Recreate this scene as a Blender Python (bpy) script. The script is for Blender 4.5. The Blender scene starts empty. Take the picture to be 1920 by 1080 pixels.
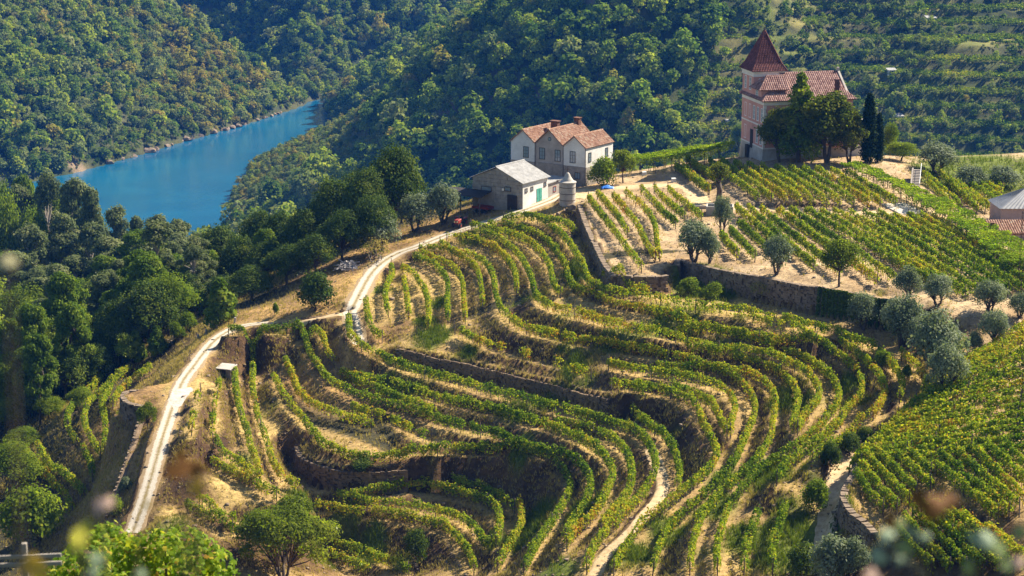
import bpy, bmesh, math, random, time
import numpy as np
from mathutils import Vector, Matrix

T0 = time.time()
SC = bpy.context.scene
COL = SC.collection
RNG = np.random.default_rng(7)
random.seed(7)

# ------------------------------------------------------------------ camera, sky, sun, exposure
PITCH = math.radians(13.0)
FPX = 3850.0                       # focal length in photo pixels (1920 wide)
cam_data = bpy.data.cameras.new('camera')
cam_data.sensor_width = 36.0
cam_data.lens = FPX / 1920.0 * 36.0
cam_data.clip_start = 0.2
cam_data.clip_end = 6000.0
cam_data.dof.use_dof = True
cam_data.dof.focus_distance = 260.0
cam_data.dof.aperture_fstop = 2.8
cam = bpy.data.objects.new('camera', cam_data)
COL.objects.link(cam)
cam.location = (0, 0, 0)
cam.rotation_euler = (math.pi / 2 - PITCH, 0, 0)
SC.camera = cam

SUN_AZ = math.radians(58.0)        # clockwise from +Y (away from the camera) towards +X (right)
SUN_EL = math.radians(42.0)
world = bpy.data.worlds.new('World')
SC.world = world
world.use_nodes = True
wn = world.node_tree
wn.nodes.clear()
sky_node = wn.nodes.new('ShaderNodeTexSky')
sky_node.sky_type = 'NISHITA'
sky_node.sun_disc = False
sky_node.sun_elevation = SUN_EL
sky_node.sun_rotation = SUN_AZ
sky_node.air_density = 1.0
sky_node.dust_density = 0.5
sky_node.ozone_density = 2.0
bg = wn.nodes.new('ShaderNodeBackground')
bg.inputs['Strength'].default_value = 0.06
wo = wn.nodes.new('ShaderNodeOutputWorld')
wn.links.new(sky_node.outputs['Color'], bg.inputs['Color'])
wn.links.new(bg.outputs['Background'], wo.inputs['Surface'])

sun_data = bpy.data.lights.new('sun', 'SUN')
sun_data.energy = 5.0
sun_data.angle = math.radians(0.5)
sun_data.color = (1.0, 0.90, 0.74)
sun = bpy.data.objects.new('sun', sun_data)
COL.objects.link(sun)
sdir = Vector((math.sin(SUN_AZ) * math.cos(SUN_EL), math.cos(SUN_AZ) * math.cos(SUN_EL), math.sin(SUN_EL)))
sun.rotation_euler = sdir.to_track_quat('Z', 'Y').to_euler()
sun.location = (300, 300, 300)

SC.view_settings.view_transform = 'Standard'
SC.view_settings.look = 'None'
SC.view_settings.gamma = 1.0
SC.view_settings.use_curve_mapping = False
SC.view_settings.exposure = 1.65
HAZE = 0.00006
SC.cycles.max_bounces = 6
SC.cycles.diffuse_bounces = 3
SC.cycles.glossy_bounces = 2
SC.cycles.transmission_bounces = 4
SC.cycles.transparent_max_bounces = 4
SC.cycles.volume_bounces = 0
SC.cycles.use_denoising = True
SC.cycles.sample_clamp_direct = 12.0
SC.cycles.sample_clamp_indirect = 3.0

# ------------------------------------------------------------------ helpers: pixels of the photo to rays and points
CP, SP = math.cos(PITCH), math.sin(PITCH)

def ray(u, v):
    """world direction (y forward) through photo pixel; scaled so that its y is 1"""
    a = np.asarray(u, float) - 960.0
    b = 540.0 - np.asarray(v, float)
    y = FPX * CP + b * SP
    z = -FPX * SP + b * CP
    return a / y, z / y

def unproj(u, v, z):
    rx, rz = ray(u, v)
    y = np.asarray(z, float) / rz
    return np.stack([rx * y, y, np.asarray(z, float) + 0 * y], -1)

TILE = {'A': (640, 400, 4), 'B': (1080, 460, 4), 'C': (1300, 540, 4), 'D': (340, 580, 4), 'E': (760, 580, 4),
        'F': (320, 810, 4), 'G': (760, 810, 4), 'H': (1160, 720, 4), 'S': (1280, 720, 3), 'K': (0, 680, 2.7),
        'N': (640, 360, 3), 'M': (1080, 240, 6), 'Q': (1280, 220, 3), 'P': (0, 0, 1)}

def trace(spec):
    """'A 12,34 56,78 B 1,2 ...' -> photo pixels"""
    out, cur = [], 'P'
    for w in spec.split():
        if w in TILE:
            cur = w
        else:
            a, b = w.split(',')
            ox, oy, s = TILE[cur]
            out.append((ox + float(a) / s, oy + float(b) / s))
    return np.array(out)

def catmull(P, n=6):
    P = np.asarray(P, float)
    if len(P) < 3:
        t = np.linspace(0, 1, n * 3)[:, None]
        return P[0] * (1 - t) + P[-1] * t
    Q = np.vstack([2 * P[0] - P[1], P, 2 * P[-1] - P[-2]])
    out = []
    for i in range(1, len(Q) - 2):
        a, b, c, d = Q[i - 1:i + 3]
        for t in np.arange(n) / n:
            out.append(0.5 * (2 * b + (c - a) * t + (2 * a - 5 * b + 4 * c - d) * t * t + (3 * b - a - 3 * c + d) * t ** 3))
    out.append(P[-1])
    return np.array(out)

def resample(P, step):
    seg = np.linalg.norm(np.diff(P[:, :2], axis=0), axis=1)
    s = np.concatenate([[0], np.cumsum(seg)])
    n = max(2, int(s[-1] / step) + 1)
    t = np.linspace(0, s[-1], n)
    return np.stack([np.interp(t, s, P[:, k]) for k in range(P.shape[1])], -1)

def line3d(spec, zs, step=0.5):
    px = catmull(trace(spec)) if isinstance(spec, str) else catmull(spec)
    s = np.concatenate([[0], np.cumsum(np.linalg.norm(np.diff(px, axis=0), axis=1))])
    zs = np.atleast_1d(np.asarray(zs, float))
    z = np.interp(s / s[-1], np.linspace(0, 1, len(zs)), zs)
    return resample(unproj(px[:, 0], px[:, 1], z), step)

def hashn(ix, iy, seed):
    h = (ix.astype(np.int64) * 374761393 + iy.astype(np.int64) * 668265263 + seed * 974711) & 0x7fffffff
    h = ((h ^ (h >> 13)) * 1274126177) & 0x7fffffff
    return ((h ^ (h >> 16)) & 0xffff) / 65535.0

def vnoise(x, y, s, seed=0):
    x = np.asarray(x, float) / s; y = np.asarray(y, float) / s
    ix = np.floor(x); iy = np.floor(y)
    fx = x - ix; fy = y - iy
    fx = fx * fx * (3 - 2 * fx); fy = fy * fy * (3 - 2 * fy)
    a = hashn(ix, iy, seed); b = hashn(ix + 1, iy, seed); c = hashn(ix, iy + 1, seed); d = hashn(ix + 1, iy + 1, seed)
    return (a * (1 - fx) + b * fx) * (1 - fy) + (c * (1 - fx) + d * fx) * fy

def fbm(x, y, s, seed=0, oct=4):
    r, amp, tot = 0, 1.0, 0
    for k in range(oct):
        r = r + amp * vnoise(x, y, s / 2 ** k, seed + 17 * k); tot += amp; amp *= 0.5
    return r / tot * 2 - 1

def smooth(a, b, x):
    t = np.clip((x - a) / (b - a), 0, 1)
    return t * t * (3 - 2 * t)

# ------------------------------------------------------------------ traced vine rows: block, points in zoomed tiles of the photo, heights along them
ROWS = [
 # upper terraces, from the wall down
 ('upper', 'A 1370,40 1500,62 1600,97 1700,132 1760,155', [-66.0, -66.0], 1.0),
 ('upper', 'A 1215,74 1320,76 1400,86 1490,106 1570,146 1650,206 1710,275 1760,352 1800,415 1822,455 1850,545 1905,590', [-67.0, -66.8, -66.9], 1.0),
 ('upper', 'B 205,282 260,318 400,358 560,398', [-66.9, -66.6], .9),
 ('upper', 'B 140,352 250,388 350,408 480,428 600,448 700,464 800,492 950,512 1100,528 1300,558 1450,592 1600,614 1700,644 1800,668 C 1020,372 1100,388 1200,432 1300,474 1370,514 1440,574 1500,644 1545,722 1565,800 1545,872', [-67.2, -67.0, -67.0, -67.3, -68.3], 1.0),
 ('upper', 'C 440,282 560,312 700,342 850,382 930,412', [-67.4, -67.4], .7),
 ('upper', 'A 1100,118 1240,128 1330,154 1450,198 1530,244 1600,314 1650,384 1690,455 1700,525 1730,585 1790,625 1860,655 1920,674 B 250,474 340,494 450,508 650,548 760,578 850,598 950,613 1080,643 1240,673 C 500,384 600,404 700,429 800,449 900,469 980,494 1080,549 1150,599 1200,649 1245,724 1265,800 1250,870 1200,930 1140,985 H 1650,350 1570,424 1450,524 1340,604 1240,692 1180,772', [-67.9, -68.2, -68.2, -67.9, -68.2, -69.2, -71.0, -72.8], 1.0),
 ('upper', 'C 1100,465 1180,515 1260,575 1330,645 1390,715 1425,790 1430,860 1400,930 1340,1000 H 1800,330 1700,400 1600,480 1530,560 1440,640', [-68.3, -68.6, -69.2, -70.2, -71.6], .9),
 ('upper', 'C 1555,545 1640,615 1715,710 1750,790', [-67.7, -68.0], .6),
 ('upper', 'A 975,128 1050,148 1150,169 1250,199 1330,224 1420,264 1480,324 1530,384 1565,454 1580,545 1600,595 1645,635', [-68.4, -68.5, -68.6], 1.0),
 ('upper', 'A 1040,190 1150,225 1240,275 1310,335 1360,405 1400,475 1430,555 1445,625 1480,694 1560,736 1680,778 1800,808 1920,838 B 300,654 380,666 500,685 640,714 800,744 950,769 1100,794 1250,820 1400,854 1480,874 C 680,594 780,644 860,694 910,762 940,832 930,892 880,962 810,1042 H 1340,390', [-69.1, -69.4, -69.5, -69.4, -69.7, -70.4, -71.3], 1.0),
 ('upper', 'B 740,705 C 0,394 100,404 300,434 450,474 620,514 720,544 820,584 900,624 980,674 1040,742 1080,812 1090,882 1060,952 H 1560,310 1500,386 1400,474 1280,564 1150,644 1040,724 960,804 880,902 820,1000 S 215,880 190,980 195,1085', [-69.9, -69.8, -70.0, -70.8, -72.0, -73.8, -75.6, -76.5], 1.0),
 ('upper', 'A 785,208 860,213 950,224 1050,254 1130,294 1200,344 1255,404 1290,464 1310,535 1315,622', [-69.6, -69.9, -70.3], .95),
 ('upper', 'A 740,268 850,314 950,354 1040,394 1095,434 1130,504 1150,584 1160,664 1195,764 1260,824 1330,884 E 940,198 1060,224 1180,249 1300,279 1440,289 1530,309 1710,349 B 560,844 650,869 740,889 850,909 950,929 1050,944 1180,974 C 420,699 500,739 565,794 605,862 615,932 605,1010 590,1080 H 1145,450 1100,530 1040,620 960,700 860,790 760,890 690,970 620,1060 S 70,900 50,980 40,1085', [-70.3, -70.9, -71.6, -71.7, -71.6, -71.7, -72.6, -74.0, -75.8, -77.0], .9),
 ('upper', 'B 830,855 C 0,549 150,564 300,589 450,619 560,654 650,699 720,754 770,834 785,912 765,1000 740,1075 H 1315,410', [-71.4, -71.4, -71.7, -72.3], 1.0),
 ('upper', 'A 585,303 650,309 720,315 800,335 870,365 940,405 1000,445 1030,505 1045,575 1055,645 1060,725', [-70.9, -71.3, -71.9], .95),
 ('upper', 'A 600,345 680,375 750,405 830,445 880,495 905,555 915,635 920,725 930,835', [-71.6, -72.1, -72.7], .95),
 ('upper', 'A 545,365 620,395 700,435 750,485 790,545 800,625 795,705 800,835', [-71.9, -72.4, -73.0], .95),
 ('upper', 'A 455,455 520,485 570,535 610,595 640,675 655,765 650,880', [-72.4, -72.9, -73.5], .9),
 ('upper', 'A 470,545 485,625 495,725 505,805', [-73.0, -73.4], .8),
 ('upper', 'A 372,440 385,505 350,575 330,655 340,745 355,785', [-73.0, -73.5], .9),
 ('upper', 'E 370,190 480,250 650,318 830,358 1025,428 1090,430 1210,478 1400,535', [-73.6, -73.9, -74.0], .35),
 ('upper', 'E 1520,455 1650,485 1800,515 B 700,1015 850,1045 C 0,740 120,764 210,799 270,854 305,922 310,982 H 845,340 838,400', [-72.9, -72.9, -73.1, -73.8], 1.0),
 ('upper', 'B 600,955 720,972 830,988 C 80,674 200,704 300,734 370,784 430,854 460,932 455,1012 430,1080 H 950,450 910,550 860,650 790,740 680,850 580,940 460,1050 S -80,860 -130,960 -170,1085', [-72.6, -72.8, -73.3, -74.6, -76.2, -78.0, -79.0], 1.0),
 ('upper', 'E 1540,585 1680,630 1800,655 H 130,58 260,84 380,119 480,154 560,194 600,264 625,344 670,424 710,504 735,564 715,634 660,714 570,794 470,874 370,954 280,1030 G 1780,740 1700,860 1620,980 1560,1090', [-74.0, -74.1, -74.6, -75.2, -76.4, -78.0, -79.6], 1.0),
 ('upper', 'H 380,64 500,99 610,144 690,194 735,264 775,354 815,444', [-73.8, -74.0, -74.4], 1.0),
 # lower terraces
 ('lower', 'A 185,705 195,795 215,875 250,935 310,980', [-73.0, -75.6], .9),
 ('lower', 'D 1255,65 1258,155 1280,235 1340,315 1420,365 1500,398 1620,454 1750,498 E 70,504 230,544 380,584 480,614 600,654 720,684 860,714 1000,754 1130,784 1240,814 1400,864 1550,904 1680,944 1760,994 H 190,462 230,540 265,630 275,710 250,790 200,860 120,950 40,1030 G 1600,720 1520,800 1450,880 1400,960 1360,1085', [-73.4, -76.8, -77.5, -77.7, -77.8, -77.9, -78.4, -79.4, -80.8], 1.0),
 ('lower', 'E 1700,838 1780,885 1880,965 H 320,414 380,494 420,574 445,664 455,744 440,822', [-77.3, -77.4, -77.9], 1.0),
 ('lower', 'D 1200,505 1350,540 1480,584 1560,594 1680,634 1830,674 E 170,694 350,734 560,784 720,814 800,839 900,874 1000,904 1130,944 1230,984 G 1300,104 1400,159 1480,219 1530,294 1555,374 1535,454 1490,544 1440,640 1360,730 1270,810 1210,900', [-78.6, -79.0, -79.2, -79.2, -79.3, -79.8, -81.2], 1.0),
 ('lower', 'E 1100,884 1250,914 1400,959 1520,1004 G 1600,144 1660,224 1690,312 1695,412 1670,512 1610,602 1540,692 1470,780', [-78.9, -78.8, -79.1, -80.0], 1.0),
 ('lower', 'D 960,170 1040,220 1075,295 1095,365 1150,445', [-75.2, -78.2], .9),
 ('lower', 'D 1190,545 1300,590 1400,630 1550,684 1660,724 1780,764 1900,814', [-79.6, -80.0], .9),
 ('lower', 'D 350,205 500,204 700,199 860,199 920,245 945,325 985,405 1035,485 1090,565 1150,606 1250,655 1350,699 1450,739 1570,774 1700,804 1860,854 E 210,874 330,904 450,934 560,964 700,984 G 820,94 950,134 1080,164 1200,214 1290,274 1350,344 1385,414 1385,494 1355,574 1300,662 1240,752 1195,850', [-76.0, -76.6, -79.2, -80.6, -80.7, -80.6, -80.6, -81.0, -82.0], 1.0),
 ('lower', 'D 780,425 820,515 850,595 880,665 950,735 1050,795 1180,845 1280,875 1380,904 1430,924', [-79.8, -81.5, -81.9], .8),
 ('lower', 'D 1280,795 1400,825 1500,845 1600,885 1700,935 1800,985 1880,1010', [-81.2, -81.6], .6),
 ('lower', 'D 690,545 730,625 780,705 830,775 890,845 950,915 1010,985 1060,1044 F 1250,165 1350,194 1480,204 1600,204 1750,199 G 0,194 150,189 300,179 450,174 600,179 700,188 780,194 900,224 1020,254 1100,294 1170,344 1220,404 1235,484 1200,572 1150,662 1080,762 1010,862 950,962 890,1085', [-80.5, -82.2, -82.6, -82.6, -82.5, -82.4, -82.6, -83.2, -84.4], 1.0),
 ('lower', 'F 340,155 400,215 480,265 560,315 640,375 670,405', [-82.6, -83.8], .95),
 ('lower', 'F 310,275 380,315 460,355 550,395 640,445 720,495 800,525', [-83.6, -84.8], .95),
 ('lower', 'D 405,505 405,605 420,705 440,805 470,905 500,985 F 590,135 620,215 650,295 675,395', [-80.6, -82.0, -83.8], .75),
 ('lower', 'D 540,425 535,565 540,685 560,765 570,845 600,925 630,1005 650,1065 F 750,235 790,325 840,395 900,435 960,465', [-81.2, -83.0, -85.2], .6),
 ('lower', 'D 150,655 120,725 95,825 75,960', [-78.2, -79.8], .3),
 ('lower', 'D 290,585 265,705 245,805 235,905 240,1005', [-79.4, -81.0], .3),
 ('lower', 'F 120,605 200,645 280,695 360,725 470,775', [-85.6, -87.2], .95),
 ('lower', 'F 210,545 280,585 340,645 400,675 490,695', [-84.9, -86.4], .95),
 ('lower', 'F 1350,515 1450,505 1550,495 1700,475 1900,455 G 300,485 400,505 500,535 580,555 650,595 700,655 710,735 700,805 680,865', [-87.0, -87.0, -87.2, -87.9], 1.0),
 ('lower', 'G 350,425 450,445 560,475 650,505 720,545 780,595 820,615', [-86.6, -87.0], .95),
 ('lower', 'G 850,575 870,645 870,745 830,825 780,905 730,995 690,1080', [-86.8, -88.6], .9),
 ('lower', 'F 1090,605 1200,620 1350,645 1500,660 1640,670 1760,685 G 100,705 200,735 280,745 340,805 400,865 450,925 490,995 515,1080', [-88.4, -88.9, -89.2, -90.0], 1.0),
 ('lower', 'F 1220,535 1350,555 1500,585 1650,595 1760,605 G 100,615 220,645 330,675 420,705 500,765 560,835 610,892 650,905', [-87.6, -88.3, -88.9], 1.0),
 ('lower', 'F 1200,885 1300,915 1400,945 1500,975 1600,1015 1700,1055 1790,1085', [-92.4, -92.6], 1.0),
 ('lower', 'F 1180,965 1280,1005 1380,1045 1480,1085', [-93.2, -93.3], .95),
 # foot of the valley, right of the lower terraces
 ('foot', 'S 430,740 390,860 355,960 345,1085', [-75.0, -77.0], .6),
 ('foot', 'S 570,740 545,840 510,940 500,1010 505,1085', [-74.6, -76.6], .8),
 # left block below the track
 ('left', 'K 570,35 500,115 440,185 380,235 345,305 350,365 390,435', [-88.5, -90.5], .9),
 ('left', 'K 660,55 590,105 510,185 450,235 430,305 440,375 480,445 510,495', [-87.3, -89.5], .95),
 ('left', 'K 560,155 520,235 530,305 535,385 530,465', [-87.6, -88.8], .9),
 ('left', 'K 760,55 690,105 620,165 570,235', [-85.5, -86.6], 1.1),
 ('left', 'K 600,305 630,365 610,435', [-87.4, -88.0], .8),
 ('left', 'K 420,465 460,545 470,605', [-90.3, -90.9], .8),
 ('left', 'K 190,445 250,535 320,585 380,645 430,695', [-92.4, -92.6], .95),
 ('left', 'K 120,495 200,565 260,635 330,705 370,785', [-94.0, -94.4], .85),
 # upper-left plot on top of the wall
 ('corner', 'N 1390,64 1450,144 1520,234 1600,344 1660,424 1690,455', [-64.0, -64.3], .95),
 ('corner', 'N 1440,40 1510,118 1545,155 1610,262', [-64.0, -64.2], .8),
 ('corner', 'N 1530,56 1600,136 1660,216 1700,296 1740,366 1765,400', [-64.0, -64.2], .95),
 ('corner', 'N 1600,36 1680,101 1740,171 1765,236 1775,326 1790,390', [-63.9, -64.1], .95),
 ('corner', 'P 1202,366 1223,386 1240,406 1257,420 1267,430', [-63.9, -64.0], .95),
 ('corner', 'P 1226,363 1246,385 1266,403 1284,416', [-63.8, -63.9], .95),
 ('corner', 'P 1252,363 1272,383 1293,400 1315,417', [-63.7, -63.7], .95),
]
# straight rows of the fields on top: start and end in tile Q
FIELD_TOP = [((0, 312), (150, 432)), ((20, 262), (190, 392)), ((150, 280), (425, 485)), ((215, 278), (500, 485)),
             ((290, 287), (580, 488)), ((365, 297), (660, 490)), ((440, 306), (737, 496)), ((520, 312), (812, 502)), ((600, 320), (884, 502)),
             ((668, 322), (962, 507)), ((747, 326), (1042, 512)), ((832, 332), (1112, 512)), ((912, 342), (1197, 508))]
FIELD_LOW = [((215, 698), (305, 808)), ((265, 668), (407, 818)), ((315, 630), (470, 770)), ((300, 545), (600, 805)), ((365, 545), (735, 875)), ((440, 555), (885, 915)),
             ((530, 555), (1095, 958)), ((605, 556), (1192, 945)), ((690, 560), (1395, 962)), ((775, 566), (1485, 990)), ((850, 566), (1592, 1035)),
             ((930, 576), (1655, 1016)), ((1015, 576), (1735, 1005)), ((1098, 576), (1832, 1010)), ((1182, 586), (1905, 1002)), ((1267, 586), (1975, 990)),
             ((1338, 596), (1990, 945)), ((1400, 606), (1990, 905))]
FIELD_EAST = [((1380, 400), (1500, 515)), ((1490, 370), (1700, 550)), ((1660, 400), (1800, 500)), ((1760, 405), (1800, 430)), ((1350, 346), (1562, 526)), ((1440, 338), (1652, 546)), ((1540, 402), (1742, 552)), ((1610, 402), (1790, 525)), ((1710, 405), (1792, 455))]
SLOPE_LOW = [((968, 572), (1132, 752)), ((1000, 506), (1205, 748)), ((1012, 436), (1275, 705)), ((1082, 426), (1325, 655)), ((1182, 432), (1395, 612)), ((1260, 420), (1400, 545)),
             ((1400, 488), (1775, 790)), ((1450, 456), (1835, 768)), ((1540, 436), (1895, 750)), ((1620, 406), (1930, 706)), ((1700, 386), (1930, 606)),
             ((1780, 366), (1930, 516)),
             ((1290, 760), (1600, 1090)), ((1340, 730), (1690, 1090)), ((1400, 720), (1780, 1090)), ((1460, 715), (1860, 1090)), ((1240, 800), (1500, 1090)), ((1200, 860), (1400, 1090)), ((1560, 770), (1930, 1080)), ((1700, 850), (1930, 1030))]
def q2p(a, t='Q'):
    ox, oy, s = TILE[t]
    return (ox + a[0] / s, oy + a[1] / s)
# ------------------------------------------------------------------ terrain: control heights, thin-plate surface, terraces by relaxation
def tps_fit(P, z, reg=1e-6):
    P = np.asarray(P, float); z = np.asarray(z, float)
    n = len(P)
    mu, sc = P.mean(0), P.std()
    X = (P - mu) / sc
    r2 = ((X[:, None] - X[None]) ** 2).sum(-1)
    K = np.where(r2 > 0, 0.5 * r2 * np.log(r2 + 1e-12), 0) + reg * np.eye(n)
    A = np.zeros((n + 3, n + 3))
    A[:n, :n] = K; A[:n, n] = 1; A[:n, n + 1:] = X; A[n, :n] = 1; A[n + 1:, :n] = X.T
    w = np.linalg.solve(A, np.concatenate([z, [0, 0, 0]]))
    def f(x, y):
        x = (np.asarray(x, float) - mu[0]) / sc; y = (np.asarray(y, float) - mu[1]) / sc
        sh = x.shape
        x = x.ravel(); y = y.ravel()
        out = w[n] + w[n + 1] * x + w[n + 2] * y
        for i in range(n):
            r2 = (x - X[i, 0]) ** 2 + (y - X[i, 1]) ** 2
            out = out + w[i] * 0.5 * r2 * np.log(r2 + 1e-12)
        return out.reshape(sh)
    return f

plateau_z = tps_fit([(1500, 300), (1410, 302), (1500, 530), (1250, 335), (1190, 512), (1700, 330), (1900, 592), (1300, 490), (1700, 575), (1380, 388), (1650, 400), (1850, 430)],
                    [-60.6, -61.4, -63.2, -63.7, -64.4, -61.0, -62.0, -63.9, -62.9, -63.1, -62.0, -61.8], 1e-3)
slope_z = tps_fit([(1620, 862), (1755, 725), (1690, 763), (1900, 650), (1900, 800), (1900, 1000), (1700, 950), (1640, 1075), (1800, 1075), (1600, 960)],
                  [-70.4, -66.6, -68.4, -64.6, -65.5, -67.5, -70.0, -73.6, -71.0, -71.8], 1e-3)
east_z = tps_fit([(1730, 335), (1860, 400), (1800, 350), (1740, 400)], [-62.0, -64.0, -63.4, -62.6], 1e-3)

def straight(a, b, zf, tile, step=0.5):
    p, q = np.array(q2p(a, tile)), np.array(q2p(b, tile))
    t = np.linspace(0, 1, 24)[:, None]
    px = p * (1 - t) + q * t
    return resample(unproj(px[:, 0], px[:, 1], zf(px[:, 0], px[:, 1])), step)

rows = []          # (block, polyline xyz, density)
for blk, spec, zs, dens in ROWS:
    rows.append((blk, line3d(spec, zs), dens))
for a, b in FIELD_TOP: rows.append(('field_top', straight(a, b, plateau_z, 'Q'), 1.0))
for a, b in FIELD_LOW: rows.append(('field_low', straight(a, b, plateau_z, 'Q'), 1.0))
for a, b in ((1266, 322), (1328, 365)), ((1288, 310), (1352, 350)):
    rows.append(('field_top', straight(a, b, plateau_z, 'P'), 1.0))
for a, b in FIELD_EAST: rows.append(('field_east', straight(a, b, east_z, 'Q'), 1.0))
for a, b in SLOPE_LOW: rows.append(('slope_low', straight(a, b, slope_z, 'S'), 1.05))
for k in range(16):
    a = (1762 - 11.5 * k, 722 + 10.5 * k); b = (1925, 622 + 15.5 * k)
    b = (a[0] + (b[0] - a[0]) * 1.45, a[1] + (b[1] - a[1]) * 1.45)
    rows.append(('slope_high', straight(a, b, slope_z, 'P'), 1.1))

# roads and tracks (centre line, heights, half width)
ROADS = {
 'road': ('P 1065,352 1040,372 1000,388 960,402 920,414 880,427 840,440 790,460 750,474 718,492 695,515 678,545 664,572 656,587 662,606 668,632 676,652', [-65.0, -65.6, -66.6, -68.0, -69.4, -70.4, -71.8, -72.9, -73.8, -75.9], 1.7),
 'lower': ('P 502,606 470,609 440,616 412,632 388,655 365,685 345,712 334,735 325,760 315,790 302,830 285,890 268,945 248,1003', [-76.0, -76.8, -77.6, -78.4, -79.2, -80.4, -82.6, -85.0, -87.4], 1.5),
 'link': ('P 655,584 620,592 590,598 555,603 502,607', [-73.0, -74.0, -75.2, -76.0], 1.3),
 'loop': ('P 332,742 318,728 296,728 270,735', [-78.7, -78.8, -78.9], 1.8),
 'apron': ('P 345,742 358,740 ', [-78.6, -78.6], 1.6),
 'field': ('P 1300,388 1380,391 1450,393 1520,394 1600,397 1680,402 1740,410', [-63.4, -63.0, -62.6, -62.1, -61.6], 1.6),
 'yard': ('P 1075,372 1110,352 1160,352 1230,348 1290,352 1310,372 1322,388', [-64.6, -64.2, -63.8, -63.6, -63.5], 2.5),
 'valley': ('H 235,480 290,600 320,700 320,800 270,900 180,1000 G 1700,740 1600,830 1480,940 1420,1085', [-77.6, -77.8, -78.3, -79.4, -80.6], 1.1),
 'slope': ('S 985,372 950,400 900,470 870,560 840,660 820,780 800,900 785,1000 770,1085', [-71.8, -72.6, -73.6, -74.6, -75.6, -76.6], 1.5),
}
roads3 = {k: (line3d(s, z, 0.6), w) for k, (s, z, w) in ROADS.items()}

# stone walls: crest line, crest heights, wall height, side of the fall (+1 right of travel, -1 left of travel)
WALLS = {
 'plot': ('P 1088,384 1100,420 1118,460 1135,495 1152,518', [-64.1, -64.5], 2.8, 2.4, +1),
 'front_low': ('B 300,225 450,235 600,238 660,232', [-64.5, -64.5], 2.3, 2.3, +1),
 'field': ('B 752,152 762,108 850,132 1000,167 1200,207 1400,242 1550,272 1700,302 1850,322 C 1000,12 1240,47 1400,87 1560,105 1660,140', [-64.1, -63.5, -62.9], 2.8, 4.0, +1),
 'mid': ('E -60,280 0,292 150,322 300,352 500,392 700,442 900,492 1100,532 1300,592 1450,622 1535,652', [-74.6, -74.75, -74.9, -74.6], 2.4, 2.4, +1),
 'low': ('F 955,80 988,165 1090,217 1250,262 1400,268 1560,274 1760,262', [-83.6, -83.6, -83.4], 3.0, 3.2, +1),
 'loop': ('K 690,145 645,150 628,175 655,205 715,220 755,228', [-79.0, -79.2, -79.4], 3.2, 3.2, +1),
 'track': ('K 728,262 690,380 650,500 600,640 556,770', [-80.2, -83.4, -87.2], 3.0, 2.0, +1),
 'bank': ('D 720,97 850,82 1000,52 1150,32 1230,8', [-75.8, -75.0, -74.2], 2.0, 2.4, +1),
 'slope': ('S 1006,392 975,500 925,590 918,650 955,720 1040,790 1080,835', [-70.2, -70.6, -71.4], 2.2, 2.0, +1),
}
walls3 = {}
for k, (s, z, h0, h1, side) in WALLS.items():
    P = line3d(s, z, 0.5)
    t = np.gradient(P[:, :2], axis=0); t /= np.linalg.norm(t, axis=1)[:, None] + 1e-9
    n = np.stack([t[:, 1], -t[:, 0]], -1) * side
    walls3[k] = (P, n, np.linspace(h0, h1, len(P)))

# hidden and open ground: world points (x, y, z)
FREE = [(x, y, z) for x in (-260, -130, 0, 130, 260) for y, z in ((-30, 4), (0, -3), (25, -10.8), (50, -21.8), (85, -42), (110, -56), (145, -74))]
FREE += [(0, 172, -88), (50, 165, -84), (100, 165, -76), (-60, 180, -96), (-120, 190, -108), (-200, 200, -118),
         (0, 450, -96), (80, 450, -86), (160, 430, -84), (0, 600, -142), (150, 600, -134), (320, 600, -138), (320, 430, -96), (260, 300, -66), (170, 300, -60), (160, 220, -56),
         (250, 200, -50), (-70, 440, -106), (-50, 400, -88), (-100, 520, -128), (-100, 640, -155), (-210, 640, -168), (-200, 480, -136), (-160, 380, -116), (-260, 400, -140), (-130, 300, -102),
         (-200, 290, -116), (-90, 250, -97), (-110, 350, -104), (0, 760, -168), (150, 740, -158), (350, 720, -152), (-120, 780, -182), (60, 410, -72), (100, 400, -66), (110, 385, -62), (20, 400, -72), (120, 340, -61)]
# seen open ground: (u, v, z)
SEEN = [(600, 540, -74.5), (560, 560, -75.5), (640, 500, -73.0), (700, 455, -71.6), (760, 440, -70.6), (820, 410, -69.2), (870, 395, -67.8), (480, 580, -77.5), (420, 600, -78.5), (330, 640, -83),
        (280, 690, -86.5), (500, 545, -78.0), (250, 740, -85), (200, 770, -88.6), (110, 800, -92.5), (60, 850, -95), (150, 960, -95), (60, 1000, -99), (220, 1000, -91.5), (110, 740, -92),
        (930, 395, -66.9), (900, 388, -67.0), (980, 393, -66.5), (1030, 366, -65.4), (1064, 378, -64.9), (1098, 348, -64.5), (1150, 345, -64.0), (1200, 330, -63.8), (1260, 325, -63.7),
        (1410, 298, -61.0), (1500, 302, -60.5), (1600, 303, -60.5), (1660, 300, -60.6), (1700, 312, -60.8), (1720, 355, -62.0), (1780, 400, -62.5), (1860, 420, -62.0), (1900, 440, -62.0),
        (1500, 535, -63.2), (1600, 560, -63.0), (1750, 585, -62.8), (1850, 600, -62.8), (1690, 640, -66.8), (1780, 720, -66.8), (1860, 650, -65.0), (1650, 600, -66.9),
        (1320, 560, -66.4), (1250, 545, -66.7), (1380, 575, -66.9), (440, 690, -80.4), (520, 690, -80.2), (400, 700, -80.6), (350, 860, -81.0), (330, 950, -83.4), (310, 1060, -87.4), (400, 1060, -88.8),
        (430, 655, -79.3), (500, 655, -79.0), (560, 830, -84.6), (600, 900, -86.6), (760, 910, -87.2), (860, 900, -87.0), (800, 1020, -91.5), (950, 1050, -89.4), (1040, 1070, -86.5),
        (700, 630, -74.0), (770, 630, -74.0), (820, 640, -74.0), (900, 672, -74.1), (1000, 695, -74.3), (1100, 712, -74.0), (1500, 1060, -75.6), (1560, 1040, -75.2), (1450, 960, -74.2)]
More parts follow.
